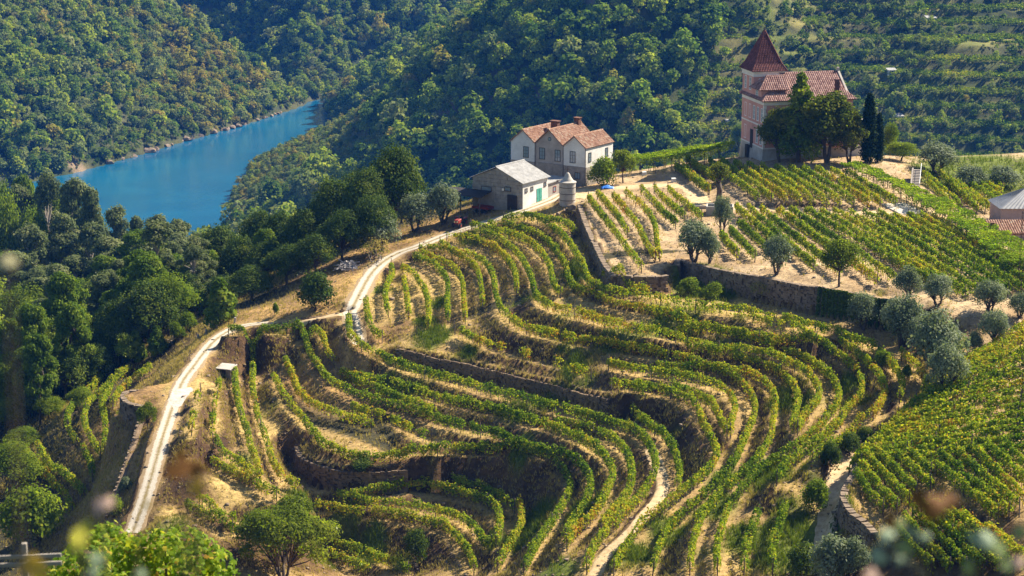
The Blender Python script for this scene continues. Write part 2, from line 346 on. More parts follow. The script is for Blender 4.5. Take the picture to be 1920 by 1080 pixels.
for k in range(8):
    v0 = 700 + k * 45
    SEEN.append((1915, v0, float(slope_z(1915, v0))))

# valley lines: river banks and gullies (x, y, z); the far slopes rise from them
RIVER_Z = -200.0
BANK_FAR = [(-700, 760), (-520, 830), (-420, 905), (-330, 1010), (-262, 1140), (-250, 1158), (-229, 1208), (-203, 1280), (-178, 1341), (-150, 1423), (-143, 1462), (-100, 1512), (0, 1545), (150, 1560), (420, 1540), (950, 1500)]
BANK_NEAR = [(-700, 640), (-400, 740), (-260, 800), (-175, 890), (-133, 960), (-128, 995), (-148, 1060), (-150, 1120), (-152, 1170), (-138, 1224), (-112, 1290), (-120, 1345), (-127, 1400), (-133, 1440), (-124, 1484), (0, 1512), (150, 1525), (420, 1505), (950, 1465)]
GULLY_AB = [(-150, 1440, -200), (-200, 1530, -192), (-300, 1630, -170), (-450, 1720, -140), (-900, 1850, -80)]
GULLY_CD = [(-128, 990, -200), (-70, 935, -196), (50, 885, -186), (220, 850, -173), (420, 815, -160), (900, 760, -130)]

def dist_line(x, y, L):
    """distance to a polyline, height of its nearest point, signed side (+ left of travel)"""
    L = np.asarray(L, float)
    best = np.full(x.shape, 1e9); zz = np.zeros(x.shape); side = np.zeros(x.shape)
    for a, b in zip(L[:-1], L[1:]):
        d = b[:2] - a[:2]
        t = np.clip(((x - a[0]) * d[0] + (y - a[1]) * d[1]) / (d @ d), 0, 1)
        px = x - a[0] - t * d[0]; py = y - a[1] - t * d[1]
        r = np.hypot(px, py)
        m = r < best
        best = np.where(m, r, best)
        if L.shape[1] > 2: zz = np.where(m, a[2] + t * (b[2] - a[2]), zz)
        side = np.where(m, np.sign(d[0] * py - d[1] * px), side)
    return best, zz, side

def in_poly(x, y, P):
    P = np.asarray(P, float); c = np.zeros(x.shape, bool); j = len(P) - 1
    for i in range(len(P)):
        xi, yi = P[i, :2]; xj, yj = P[j, :2]
        m = ((yi > y) != (yj > y)) & (x < (xj - xi) * (y - yi) / (yj - yi + 1e-12) + xi)
        c ^= m; j = i
    return c

RIVER_POLY = BANK_FAR + BANK_NEAR[::-1]

def terr(x, y):
    return smooth(25, 120, x - (y - 900) * .30) * smooth(1400, 1150, y)

def far_surface(x, y):
    db, _, _ = dist_line(x, y, BANK_FAR)
    dn, _, sn = dist_line(x, y, BANK_NEAR)
    dg, zg, _ = dist_line(x, y, GULLY_AB)
    dc, zc, sc_ = dist_line(x, y, GULLY_CD)
    wet = in_poly(x, y, RIVER_POLY)
    e = terr(x, y)      # gentler slope on the terraced side
    warp = 1 + 0.34 * fbm(x, y, 170, 3, 4) + 0.18 * fbm(x, y, 60, 9, 3)
    k1 = 0.72 * (1 - e) + 0.46 * e
    def prof(d):
        return np.where(d < 150, k1 * d, k1 * 150 + (0.62 * k1) * (d - 150))
    w = warp * smooth(0, 40, np.minimum(np.minimum(db, dn), dc)) + 1 - smooth(0, 40, np.minimum(np.minimum(db, dn), dc))
    lowland = smooth(1290, 1180, y) * smooth(930, 1010, y) * (dn < db)      # a low sunlit spur on the inside of the bend
    bend = np.minimum(db, dn)
    zb = RIVER_Z + 1.5 + (prof(bend) * (1 - lowland) + lowland * (np.minimum(bend, 55) * .36 + np.maximum(bend - 55, 0) * .80)) * w
    z = np.minimum(zb, np.minimum(zg + prof(dg) * w, zc + prof(dc) * w))
    z = z + 2.0 * fbm(x, y, 26, 21, 3) * smooth(4, 30, np.minimum(db, dn))
    # terraced vineyards on the far slope: benches of 4.5 m
    s = 6.0
    q = z / s + 0.25 * fbm(x, y, 90, 41, 2)
    f = q - np.floor(q)
    zt = z + (np.clip((f - 0.60) / 0.40, 0, 1) - f) * s * 0.85
    z = z * (1 - e) + zt * e
    z = np.where(wet, RIVER_Z - 2.5, z)
    beyond = (sc_ > 0) & (y > 700) | (y > 1000)
    return z, wet, beyond, dc, f

# --- coarse sheet
GX0, GX1, GY0, GY1, GS = -880.0, 920.0, -40.0, 2360.0, 4.0
gx = np.arange(GX0, GX1 + .1, GS); gy = np.arange(GY0, GY1 + .1, GS)
XX, YY = np.meshgrid(gx, gy)
zfar, wet, beyond, dcd, FQ = far_surface(XX, YY)
near_shore = ~beyond

pts = [(x, y, z) for x, y, z in FREE]
for u, v, z in SEEN:
    pts.append(tuple(unproj(u, v, z)))
for blk, P, d in rows:
    pts += [tuple(p) for p in resample(P, 16.0)]
for P, w in roads3.values():
    pts += [tuple(p) for p in resample(P, 14.0)]
for P, n, h in walls3.values():
    for i in range(0, len(P), 24):
        pts.append((P[i, 0] + n[i, 0] * 2, P[i, 1] + n[i, 1] * 2, P[i, 2] - h[i]))
        pts.append((P[i, 0] - n[i, 0] * 2, P[i, 1] - n[i, 1] * 2, P[i, 2]))
for L in (GULLY_CD, [(a, b, -199.0) for a, b in BANK_NEAR[:6]]):
    for a, b in zip(L[:-1], L[1:]):
        for t in np.linspace(0, 1, max(2, int(math.dist(a[:2], b[:2]) / 45)))[:-1]:
            pts.append(tuple(np.array(a) * (1 - t) + np.array(b) * t))
pts = np.array(pts)
# thin out crowded control points
keep = []
for i, p in enumerate(pts):
    if all((p[0] - pts[j, 0]) ** 2 + (p[1] - pts[j, 1]) ** 2 > 9.0 for j in keep): keep.append(i)
pts = pts[keep]
near_f = tps_fit(pts[:, :2], pts[:, 2], 2e-4)
ZC = zfar.copy()
m = (YY < 1050) & ~wet
zn = np.zeros_like(ZC)
zn[m] = near_f(XX[m], YY[m])
wgt = np.where(beyond, smooth(25, 0, dcd), 1.0)
# on the near side stay within reason far from the traced ground
zn = np.clip(zn, -198.5, 20)
zn = zn + 1.2 * fbm(XX, YY, 24, 5, 3) * smooth(380, 460, YY)
ZC = np.where(m, zn * wgt + zfar * (1 - wgt), ZC)
ZC[wet] = RIVER_Z - 2.5

def bil(Z, x0, y0, s, x, y):
    fx = np.clip((np.asarray(x, float) - x0) / s, 0, Z.shape[1] - 1.001); fy = np.clip((np.asarray(y, float) - y0) / s, 0, Z.shape[0] - 1.001)
    ix = fx.astype(int); iy = fy.astype(int); fx = fx - ix; fy = fy - iy
    return (Z[iy, ix] * (1 - fx) + Z[iy, ix + 1] * fx) * (1 - fy) + (Z[iy + 1, ix] * (1 - fx) + Z[iy + 1, ix + 1] * fx) * fy

# --- fine sheet with the terraces
FX0, FX1, FY0, FY1, FS = -96.0, 116.0, 172.0, 388.0, 4.0 / 6
fx = FX0 + FS * np.arange(int(round((FX1 - FX0) / FS)) + 1); fy = FY0 + FS * np.arange(int(round((FY1 - FY0) / FS)) + 1)
FXX, FYY = np.meshgrid(fx, fy)
base = near_f(FXX, FYY)
edge = bil(ZC, GX0, GY0, GS, FXX, FYY)
eb = np.minimum(np.minimum(FXX - FX0, FX1 - FXX), np.minimum(FYY - FY0, FY1 - FYY))
base = base * smooth(0, 10, eb) + edge * (1 - smooth(0, 10, eb))
acc = np.zeros_like(base); cnt = np.zeros_like(base)
ROADMASK = np.zeros_like(base)

def stamp(P, rad, z=None, wt=1.0, mask=None, mval=1.0):
    """hold the ground at the polyline's height within rad"""
    k = int(math.ceil(rad / FS))
    off = [(i, j) for i in range(-k, k + 1) for j in range(-k, k + 1)]
    ci = np.round((P[:, 0] - FX0) / FS).astype(int); cj = np.round((P[:, 1] - FY0) / FS).astype(int)
    for i, j in off:
        ii = ci + i; jj = cj + j
        ok = (ii > 1) & (ii < len(fx) - 2) & (jj > 1) & (jj < len(fy) - 2)
        ii = np.clip(ii, 0, len(fx) - 1); jj = np.clip(jj, 0, len(fy) - 1)
        d = np.hypot(fx[ii] - P[:, 0], fy[jj] - P[:, 1])
        g = ok & (d <= rad)
        w = wt * (1.05 - d[g] / rad)
        np.add.at(acc, (jj[g], ii[g]), w * P[g, 2]); np.add.at(cnt, (jj[g], ii[g]), w)
        if mask is not None:
            np.maximum.at(mask, (jj[g], ii[g]), mval)

VINEMASK = np.zeros_like(base)
for blk, P, d in rows:
    stamp(P, 1.15 if blk in ('upper', 'lower', 'left', 'foot') else 0.9, mask=VINEMASK)
for k, (P, w) in roads3.items():
    stamp(P, w + .3, wt=3.0, mask=ROADMASK)
for k, (P, n, h) in walls3.items():
    a = P.copy(); a[:, :2] -= n * 1.0; stamp(a, 0.75, wt=6.0)
    a = P.copy(); a[:, :2] -= n * 0.3; stamp(a, 0.45, wt=6.0)
    a = P.copy(); a[:, :2] += n * 1.35; a[:, 2] -= h; stamp(a, 0.75, wt=6.0)
fixed = cnt > 0
res = np.where(fixed, acc / np.maximum(cnt, 1e-9) - base, 0.0)
fixed[0] = fixed[-1] = True; fixed[:, 0] = fixed[:, -1] = True
res[0] = res[-1] = 0; res[:, 0] = res[:, -1] = 0

def relax(z, fix, it):
    for _ in range(it):
        a = z.copy()
        a[1:-1, 1:-1] = 0.25 * (z[:-2, 1:-1] + z[2:, 1:-1] + z[1:-1, :-2] + z[1:-1, 2:])
        z = np.where(fix, z, a)
    return z
def multigrid(z, fix, levels=5):
    if levels == 0 or min(z.shape) < 20:
        return relax(z, fix, 300)
    h, w = (z.shape[0] + 1) // 2, (z.shape[1] + 1) // 2
    zz = np.zeros((h * 2, w * 2)); ff = np.zeros((h * 2, w * 2))
    zz[:z.shape[0], :z.shape[1]] = z * fix; ff[:z.shape[0], :z.shape[1]] = fix
    s = zz.reshape(h, 2, w, 2).sum((1, 3)); c = ff.reshape(h, 2, w, 2).sum((1, 3))
    cz = multigrid(np.where(c > 0, s / np.maximum(c, 1), 0), c > 0, levels - 1)
    up = np.repeat(np.repeat(cz, 2, 0), 2, 1)[:z.shape[0], :z.shape[1]]
    return relax(np.where(fix, z, up), fix, 60)
ZF = base + multigrid(res, fixed)
gyx = np.gradient(ZF, FS)
SLOPE = np.hypot(gyx[0], gyx[1])
# the unevenness of dug earth; kept off tracks and the edge
rough = (0.13 * fbm(FXX, FYY, 2.2, 51, 2) + 0.10 * fbm(FXX, FYY, 6, 53, 2)) * (1 - ROADMASK) * smooth(1, 5, eb)
ZF = ZF + rough * (0.45 + 1.5 * smooth(.25, .8, SLOPE))
ZF = np.where(eb < 0.01, edge, ZF)

def ground(x, y):
    x = np.asarray(x, float); y = np.asarray(y, float)
    zc = bil(ZC, GX0, GY0, GS, x, y)
    zf = bil(ZF, FX0, FY0, FS, x, y)
    ins = (x > FX0) & (x < FX1) & (y > FY0) & (y < FY1)
    return np.where(ins, zf, zc)

def hit(u, v, y0=25.0, y1=2300.0):
    """where the ray through a photo pixel meets the ground"""
    rx, rz = ray(u, v)
    ys = np.concatenate([np.arange(y0, 420, 0.5), np.arange(420, y1, 3.0)])
    g = ground(rx * ys, ys) - rz * ys
    i = np.argmax(g > 0)
    if i == 0:
        y = ys[-1] if g[0] <= 0 else ys[0]
    else:
        y = ys[i - 1] + (ys[i] - ys[i - 1]) * (-g[i - 1]) / (g[i] - g[i - 1] + 1e-9)
    return np.array([rx * y, y, float(ground(rx * y, y))])

def at_depth(u, d):
    rx, _ = ray(u, 540)
    x = (u - 960.0) / FPX * math.hypot(d, 60) if d > 80 else rx * d
    return np.array([x, d, float(ground(x, d))])
print('terrain', round(time.time() - T0, 1))
# ------------------------------------------------------------------ object and mesh helpers
def put(o, label=None, cat=None, group=None, kind=None):
    if label: o['label'] = label
    if cat: o['category'] = cat
    if group: o['group'] = group
    if kind: o['kind'] = kind
    return o

def thing(name, loc, label, cat, group=None, rz=0.0):
    o = bpy.data.objects.new(name, None)
    o.empty_display_size = 0.5
    COL.objects.link(o)
    o.location = loc
    o.rotation_euler = (0, 0, rz)
    return put(o, label, cat, group)

def mesh_np(name, verts, faces, mat=None, smooth_sh=False, attrs=None, colors=None, uv=None):
    """faces: (n,3) or (n,4) int array"""
    verts = np.ascontiguousarray(verts, np.float32); faces = np.ascontiguousarray(faces, np.int32)
    me = bpy.data.meshes.new(name)
    k = faces.shape[1]; n = len(faces)
    me.vertices.add(len(verts)); me.vertices.foreach_set('co', verts.ravel())
    me.loops.add(n * k); me.loops.foreach_set('vertex_index', faces.ravel())
    me.polygons.add(n)
    me.polygons.foreach_set('loop_start', np.arange(n, dtype=np.int32) * k)
    me.polygons.foreach_set('loop_total', np.full(n, k, np.int32))
    if smooth_sh: me.polygons.foreach_set('use_smooth', np.ones(n, bool))
    for nm, a in (attrs or {}).items():
        dom = 'POINT' if len(a) == len(verts) else 'FACE'
        at = me.attributes.new(nm, 'FLOAT', dom); at.data.foreach_set('value', np.ascontiguousarray(a, np.float32))
    if colors is not None:
        at = me.attributes.new('base_color', 'FLOAT_COLOR', 'POINT')
        c = np.ones((len(verts), 4), np.float32); c[:, :3] = colors
        at.data.foreach_set('color', c.ravel())
    if uv is not None:
        l = me.uv_layers.new(name='UVMap'); l.data.foreach_set('uv', np.ascontiguousarray(uv[faces.ravel()], np.float32).ravel())
    me.update(calc_edges=True)
    if mat: me.materials.append(mat)
    return me

def link(name, me, parent=None, loc=(0, 0, 0), rot=(0, 0, 0), scale=None):
    o = bpy.data.objects.new(name, me)
    COL.objects.link(o)
    if parent: o.parent = parent
    o.location = loc
    o.rotation_euler = rot
    if scale is not None: o.scale = scale
    return o

class Build:
    """collects boxes, prisms and tubes into one mesh"""
    def __init__(s): s.v, s.f = [], []
    def add(s, vs, fs):
        k = len(s.v); s.v += [tuple(p) for p in vs]; s.f += [tuple(i + k for i in f) for f in fs]; return s
    def box(s, x0, x1, y0, y1, z0, z1):
        return s.add([(x0, y0, z0), (x1, y0, z0), (x1, y1, z0), (x0, y1, z0), (x0, y0, z1), (x1, y0, z1), (x1, y1, z1), (x0, y1, z1)],
                     [(0, 3, 2, 1), (4, 5, 6, 7), (0, 1, 5, 4), (1, 2, 6, 5), (2, 3, 7, 6), (3, 0, 4, 7)])
    def slab(s, quad, t):
        """a plate of thickness t under the four corner points"""
        q = [Vector(p) for p in quad]
        n = (q[1] - q[0]).cross(q[3] - q[0]).normalized()
        if n.z < 0: n = -n
        lo = [p - n * t for p in q]
        return s.add(lo + q, [(0, 3, 2, 1), (4, 5, 6, 7), (0, 1, 5, 4), (1, 2, 6, 5), (2, 3, 7, 6), (3, 0, 4, 7)])
    def poly(s, pts, extr):
        """closed polygon extruded along a vector"""
        n = len(pts); e = Vector(extr)
        vs = [Vector(p) for p in pts] + [Vector(p) + e for p in pts]
        return s.add(vs, [tuple(range(n))[::-1], tuple(range(n, 2 * n))] + [(i, (i + 1) % n, n + (i + 1) % n, n + i) for i in range(n)])
    def tube(s, path, rad, n=6, cap=True):
        path = [Vector(p) for p in path]
        rad = rad if isinstance(rad, (list, tuple)) else [rad] * len(path)
        k0 = len(s.v)
        for i, p in enumerate(path):
            d = (path[min(i + 1, len(path) - 1)] - path[max(i - 1, 0)]).normalized()
            a = d.orthogonal().normalized(); b = d.cross(a)
            for j in range(n):
                t = 2 * math.pi * j / n
                s.v.append(tuple(p + (a * math.cos(t) + b * math.sin(t)) * rad[i]))
        for i in range(len(path) - 1):
            for j in range(n):
                s.f.append((k0 + i * n + j, k0 + i * n + (j + 1) % n, k0 + (i + 1) * n + (j + 1) % n, k0 + (i + 1) * n + j))
        if cap:
            s.f.append(tuple(k0 + j for j in range(n))[::-1]); s.f.append(tuple(k0 + (len(path) - 1) * n + j for j in range(n)))
        return s
    def lathe(s, prof, n=24, c=(0, 0)):
        k0 = len(s.v)
        for r, z in prof:
            for j in range(n):
                t = 2 * math.pi * j / n
                s.v.append((c[0] + r * math.cos(t), c[1] + r * math.sin(t), z))
        for i in range(len(prof) - 1):
            for j in range(n):
                s.f.append((k0 + i * n + j, k0 + i * n + (j + 1) % n, k0 + (i + 1) * n + (j + 1) % n, k0 + (i + 1) * n + j))
        s.f.append(tuple(k0 + j for j in range(n))[::-1]); s.f.append(tuple(k0 + (len(prof) - 1) * n + j for j in range(n)))
        return s
    def mesh(s, name, mat, bevel=0.0, sm=False):
        me = bpy.data.meshes.new(name)
        me.from_pydata(s.v, [], s.f)
        if bevel > 0:
            bm = bmesh.new(); bm.from_mesh(me)
            bmesh.ops.bevel(bm, geom=[e for e in bm.edges if len(e.link_faces) == 2 and e.calc_face_angle(0) > .5], offset=bevel, segments=1, affect='EDGES')
            bm.to_mesh(me); bm.free()
        if sm: me.polygons.foreach_set('use_smooth', np.ones(len(me.polygons), bool))
        me.materials.append(mat)
        me.update()
        return me
    def obj(s, name, mat, parent=None, loc=(0, 0, 0), rot=(0, 0, 0), bevel=0.0, sm=False):
        return link(name, s.mesh(name, mat, bevel, sm), parent, loc, rot)

# ------------------------------------------------------------------ materials
def new_mat(name):
    m = bpy.data.materials.new(name); m.use_nodes = True
    nt = m.node_tree; nt.nodes.clear()
    out = nt.nodes.new('ShaderNodeOutputMaterial')
    return m, nt, out

def N(nt, typ, **kw):
    n = nt.nodes.new(typ)
    for k, v in kw.items():
        if k in n.inputs: n.inputs[k].default_value = v
        else: setattr(n, k, v)
    return n

def noise(nt, scale, detail=4.0, vec=None, rough=.6):
    n = N(nt, 'ShaderNodeTexNoise', Scale=scale, Detail=detail, Roughness=rough)
    if vec is not None: nt.links.new(vec, n.inputs['Vector'])
    return n.outputs['Fac']

def ramp(nt, fac, stops):
    r = nt.nodes.new('ShaderNodeValToRGB'); e = r.color_ramp.elements
    while len(e) < len(stops): e.new(0.5)
    for i, (p, c) in enumerate(stops):
        e[i].position = p; e[i].color = (*c, 1) if len(c) == 3 else c
    nt.links.new(fac, r.inputs['Fac'])
    return r.outputs['Color']

def mixc(nt, fac, a, b, mode='MIX'):
    m = nt.nodes.new('ShaderNodeMix'); m.data_type = 'RGBA'; m.blend_type = mode
    if isinstance(fac, (int, float)): m.inputs['Factor'].default_value = fac
    else: nt.links.new(fac, m.inputs['Factor'])
    for k, c in (('A', a), ('B', b)):
        s = [i for i in m.inputs if i.name == k and i.type == 'RGBA'][0]
        if isinstance(c, tuple): s.default_value = (*c, 1)
        else: nt.links.new(c, s)
    return [o for o in m.outputs if o.type == 'RGBA'][0]

def coords(nt):
    return nt.nodes.new('ShaderNodeNewGeometry').outputs['Position']

def surface(nt, out, col, rough=.85, bump=None, bump_d=.05, spec=.25, metal=0.0):
    b = N(nt, 'ShaderNodeBsdfPrincipled', Roughness=rough, Metallic=metal)
    b.inputs['Specular IOR Level'].default_value = spec
    if isinstance(col, tuple): b.inputs['Base Color'].default_value = (*col, 1)
    else: nt.links.new(col, b.inputs['Base Color'])
    if bump is not None:
        bp = N(nt, 'ShaderNodeBump', Strength=1.0, Distance=bump_d)
        nt.links.new(bump, bp.inputs['Height']); nt.links.new(bp.outputs['Normal'], b.inputs['Normal'])
    nt.links.new(b.outputs['BSDF'], out.inputs['Surface'])
    return b

def plain(name, c1, c2, scale=2.0, rough=.85, bump_d=.02, spec=.2, metal=0.0, fine=12.0, obj_space=True):
    """two tones of the same stuff, mottled, with a fine relief"""
    m, nt, out = new_mat(name)
    vec = nt.nodes.new('ShaderNodeTexCoord').outputs['Object'] if obj_space else coords(nt)
    a = noise(nt, scale, 5.0, vec); b = noise(nt, scale * fine, 3.0, vec)
    mx = N(nt, 'ShaderNodeMath', operation='MULTIPLY_ADD'); nt.links.new(b, mx.inputs[0]); mx.inputs[1].default_value = .45; nt.links.new(a, mx.inputs[2])
    col = ramp(nt, mx.outputs[0], [(0.45, c1), (0.95, c2)])
    surface(nt, out, col, rough, b, bump_d, spec, metal)
    return m

def foliage(name, stops, trans=.35, gloss=.10, jitter=.35):
    """leaf colours picked by the leaf's own tone and by the plant; thin leaves let some light through"""
    m, nt, out = new_mat(name)
    at = N(nt, 'ShaderNodeAttribute', attribute_name='tone')
    oi = nt.nodes.new('ShaderNodeObjectInfo')
    ma = N(nt, 'ShaderNodeMath', operation='MULTIPLY_ADD'); nt.links.new(oi.outputs['Random'], ma.inputs[0]); ma.inputs[1].default_value = jitter
    nt.links.new(at.outputs['Fac'], ma.inputs[2])
    sb = N(nt, 'ShaderNodeMath', operation='SUBTRACT'); nt.links.new(ma.outputs[0], sb.inputs[0]); sb.inputs[1].default_value = jitter / 2
    col = ramp(nt, sb.outputs[0], stops)
    d = N(nt, 'ShaderNodeBsdfDiffuse', Roughness=.5); nt.links.new(col, d.inputs['Color'])
    t = nt.nodes.new('ShaderNodeBsdfTranslucent')
    tc = mixc(nt, 1.0, col, (1.15, 1.25, .55), 'MULTIPLY'); nt.links.new(tc, t.inputs['Color'])
    g = N(nt, 'ShaderNodeBsdfGlossy', Roughness=.6); g.inputs['Color'].default_value = (.9, .95, .9, 1)
    m1 = N(nt, 'ShaderNodeMixShader'); m1.inputs[0].default_value = trans
    nt.links.new(d.outputs[0], m1.inputs[1]); nt.links.new(t.outputs[0], m1.inputs[2])
    if gloss > 0:
        lw = N(nt, 'ShaderNodeLayerWeight', Blend=.25)
        mg = N(nt, 'ShaderNodeMath', operation='MULTIPLY'); nt.links.new(lw.outputs['Fresnel'], mg.inputs[0]); mg.inputs[1].default_value = gloss * .3
        m2 = nt.nodes.new('ShaderNodeMixShader'); nt.links.new(mg.outputs[0], m2.inputs[0])
        nt.links.new(m1.outputs[0], m2.inputs[1]); nt.links.new(g.outputs[0], m2.inputs[2])
        nt.links.new(m2.outputs[0], out.inputs['Surface'])
    else:
        nt.links.new(m1.outputs[0], out.inputs['Surface'])
    return m

def ground_material():
    m, nt, out = new_mat('dry_ground')
    pos = coords(nt)
    at = N(nt, 'ShaderNodeAttribute', attribute_name='base_color')
    n1 = noise(nt, 1.6, 5.0, pos, .7); n2 = noise(nt, .22, 4.0, pos); n3 = noise(nt, 7.0, 3.0, pos, .7)
    f1 = ramp(nt, n1, [(.30, (.34, .31, .29)), (.52, (1, 1, 1)), (.74, (1.5, 1.45, 1.3))])
    n5 = noise(nt, 14.0, 2.0, pos, .6)
    f5 = ramp(nt, n5, [(.33, (.55, .52, .5)), (.55, (1, 1, 1)), (.72, (1.35, 1.33, 1.28))])
    f2 = ramp(nt, n2, [(.3, (.78, .78, .80)), (.7, (1.18, 1.15, 1.1))])
    c = mixc(nt, .85, at.outputs['Color'], f1, 'MULTIPLY'); c = mixc(nt, 1.0, c, f2, 'MULTIPLY'); c = mixc(nt, .8, c, f5, 'MULTIPLY')
    ad = N(nt, 'ShaderNodeMath', operation='MULTIPLY_ADD'); nt.links.new(n3, ad.inputs[0]); ad.inputs[1].default_value = .4; nt.links.new(n1, ad.inputs[2])
    surface(nt, out, c, .95, ad.outputs[0], .16, .1)
    return m

M = {}
M['ground'] = ground_material()
M['vine'] = foliage('vine_leaves', [(0.0, (.018, .045, .006)), (.32, (.080, .150, .011)), (.62, (.28, .345, .02)), (.82, (.52, .44, .03)), (1.0, (.40, .16, .03))], .38, .07, .16)  # low tones deepened to paint shadow inside the foliage
M['pergola'] = foliage('pergola_leaves', [(0.0, (.07, .13, .008)), (.5, (.20, .29, .014)), (1.0, (.40, .43, .03))], .48, .06, .1)
M['bark'] = plain('bark', (.045, .033, .025), (.13, .10, .075), 3.0, .95, .03)
M['pale_bark'] = plain('pale_bark', (.20, .16, .12), (.42, .37, .31), 2.0, .9, .02)
M['post'] = plain('weathered_wood', (.06, .045, .035), (.16, .13, .10), 4.0, .9, .01)
M['grass'] = foliage('grass_blades', [(0.0, (.10, .14, .015)), (.3, (.19, .21, .03)), (.6, (.36, .27, .085)), (1.0, (.46, .35, .15))], .3, 0.0, .0)
M['stone'] = plain('schist', (.075, .054, .037), (.26, .195, .13), .9, .9, .04, fine=9, obj_space=False)
M['mortar'] = plain('earth_joint', (.065, .048, .032), (.15, .11, .075), 2.0, .95, .04, obj_space=False)

def road_material():
    m, nt, out = new_mat('pale_gravel')
    pos = coords(nt)
    uv = nt.nodes.new('ShaderNodeUVMap').outputs['UV']
    sx = nt.nodes.new('ShaderNodeSeparateXYZ'); nt.links.new(uv, sx.inputs[0])
    ab = N(nt, 'ShaderNodeMath', operation='ABSOLUTE'); nt.links.new(sx.outputs['X'], ab.inputs[0])     # 0 middle, 1 edge
    nn = noise(nt, 2.2, 5.0, pos, .7)
    ns = N(nt, 'ShaderNodeMath', operation='MULTIPLY_ADD'); nt.links.new(nn, ns.inputs[0]); ns.inputs[1].default_value = .62; nt.links.new(ab.outputs[0], ns.inputs[2])
    prof = ramp(nt, ns.outputs[0], [(.34, (.22, .17, .075)), (.50, (.36, .31, .23)), (.62, (.47, .42, .34)), (.92, (.43, .38, .30)), (1.0, (.28, .20, .11))])
    n3 = noise(nt, 9.0, 3.0, pos)
    c = mixc(nt, .5, prof, ramp(nt, n3, [(.3, (.55, .52, .48)), (.7, (1.15, 1.15, 1.12))]), 'MULTIPLY')
    surface(nt, out, c, .9, n3, .05, .15)
    return m
def path_material(name, c1, c2, c3):
    m, nt, out = new_mat(name)
    pos = coords(nt)
    nn = noise(nt, 1.1, 5.0, pos, .7); n3 = noise(nt, 8.0, 3.0, pos)
    c = ramp(nt, nn, [(.3, c1), (.5, c2), (.7, c3)])
    c = mixc(nt, .5, c, ramp(nt, n3, [(.3, (.6, .58, .55)), (.7, (1.15, 1.15, 1.12))]), 'MULTIPLY')
    surface(nt, out, c, .92, n3, .05, .12)
    return m
M['road'] = road_material()
M['sand'] = path_material('sandy_track', (.30, .20, .10), (.46, .34, .19), (.55, .43, .27))
M['apron'] = path_material('worn_concrete', (.30, .26, .20), (.44, .40, .34), (.52, .48, .42))

# ------------------------------------------------------------------ the ground sheets
def grid_faces(nx, ny, keep=None):
    i, j = np.meshgrid(np.arange(nx - 1), np.arange(ny - 1))
    a = (j * nx + i).ravel()
    f = np.stack([a, a + 1, a + 1 + nx, a + nx], -1)
    return f if keep is None else f[keep.ravel()]

def lerp3(a, b, t): return np.asarray(a)[None] * (1 - t[:, None]) + np.asarray(b)[None] * t[:, None]

def fine_colors():
    x, y, s = FXX.ravel(), FYY.ravel(), SLOPE.ravel()
    n = fbm(x, y, 9, 61, 3); n2 = fbm(x, y, 2.5, 63, 3); n4 = fbm(x, y, 30, 65, 2)
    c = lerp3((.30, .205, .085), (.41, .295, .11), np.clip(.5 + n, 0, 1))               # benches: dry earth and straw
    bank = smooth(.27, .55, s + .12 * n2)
    cb = lerp3((.042, .024, .016), (.140, .085, .038), np.clip(.45 + .9 * n2 + .3 * n, 0, 1))  # brown bank soil, darkened further so its colour carries shade on the risers
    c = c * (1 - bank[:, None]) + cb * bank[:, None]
    # fields on the plateau: bare sandy soil
    pl = (smooth(-66.0, -64.2, ZF.ravel()) * smooth(.5, .3, s))[:, None]
    c = c * (1 - pl) + lerp3((.31, .215, .115), (.43, .325, .195), np.clip(.5 + n2, 0, 1)) * pl
    ev = (smooth(66, 74, x) * smooth(268, 256, y))[:, None]
    c = c * (1 - ev) + lerp3((.15, .125, .045), (.25, .20, .075), np.clip(.5 + n2, 0, 1)) * ev
    # grassy slope on the left of the ridge road
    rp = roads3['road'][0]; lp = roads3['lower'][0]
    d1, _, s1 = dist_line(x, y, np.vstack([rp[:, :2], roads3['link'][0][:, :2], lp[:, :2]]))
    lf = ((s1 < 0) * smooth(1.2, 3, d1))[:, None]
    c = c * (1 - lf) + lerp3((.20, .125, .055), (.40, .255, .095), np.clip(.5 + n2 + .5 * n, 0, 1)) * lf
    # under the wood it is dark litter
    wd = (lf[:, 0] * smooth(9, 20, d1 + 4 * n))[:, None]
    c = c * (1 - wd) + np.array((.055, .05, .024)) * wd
    # green patches of weeds
    g = smooth(.25, .6, fbm(x, y, 7, 71, 3) + .25 * n4) * .7 * (1 - lf[:, 0]) * (1 - pl[:, 0])
    for u, v, r in GREEN:
        p = hit(u, v); g = np.maximum(g, smooth(1.15, .45, np.hypot(x - p[0], (y - p[1]) * .6) / r + .4 * n2))
    c = c * (1 - g[:, None]) + np.array((.115, .145, .022))[None] * g[:, None]
    return c, g
GREEN = [(812, 632, 3), (800, 605, 2), (822, 570, 2.5), (1297, 548, 3.5), (1340, 555, 3), (1075, 500, 2.5), (1085, 520, 2), (1045, 1075, 3), (1000, 985, 3), (985, 1010, 3), (1430, 880, 3), (1360, 900, 2.5),
         (1460, 760, 2), (1600, 750, 2), (700, 1040, 2.2), (560, 930, 2), (980, 850, 2), (1075, 690, 2), (1240, 600, 1.5), (1100, 960, 3), (930, 1010, 2), (1440, 900, 3), (880, 660, 1.5), (1800, 322, 9), (1870, 335, 9), (1765, 345, 5), (1850, 302, 9), (1905, 320, 9), (1740, 318, 4), (1480, 990, 3.5), (1520, 1000, 3), (1400, 1010, 3), (1340, 950, 3), (1560, 990, 2.5), (1460, 1040, 3), (1250, 1000, 2.5), (1180, 1040, 2.5), (1590, 720, 2), (1500, 760, 2)]
cF, GREENF = fine_colors()
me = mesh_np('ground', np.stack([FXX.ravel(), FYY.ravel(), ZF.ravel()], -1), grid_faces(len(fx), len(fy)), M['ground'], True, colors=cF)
put(link('ground', me), kind='structure')

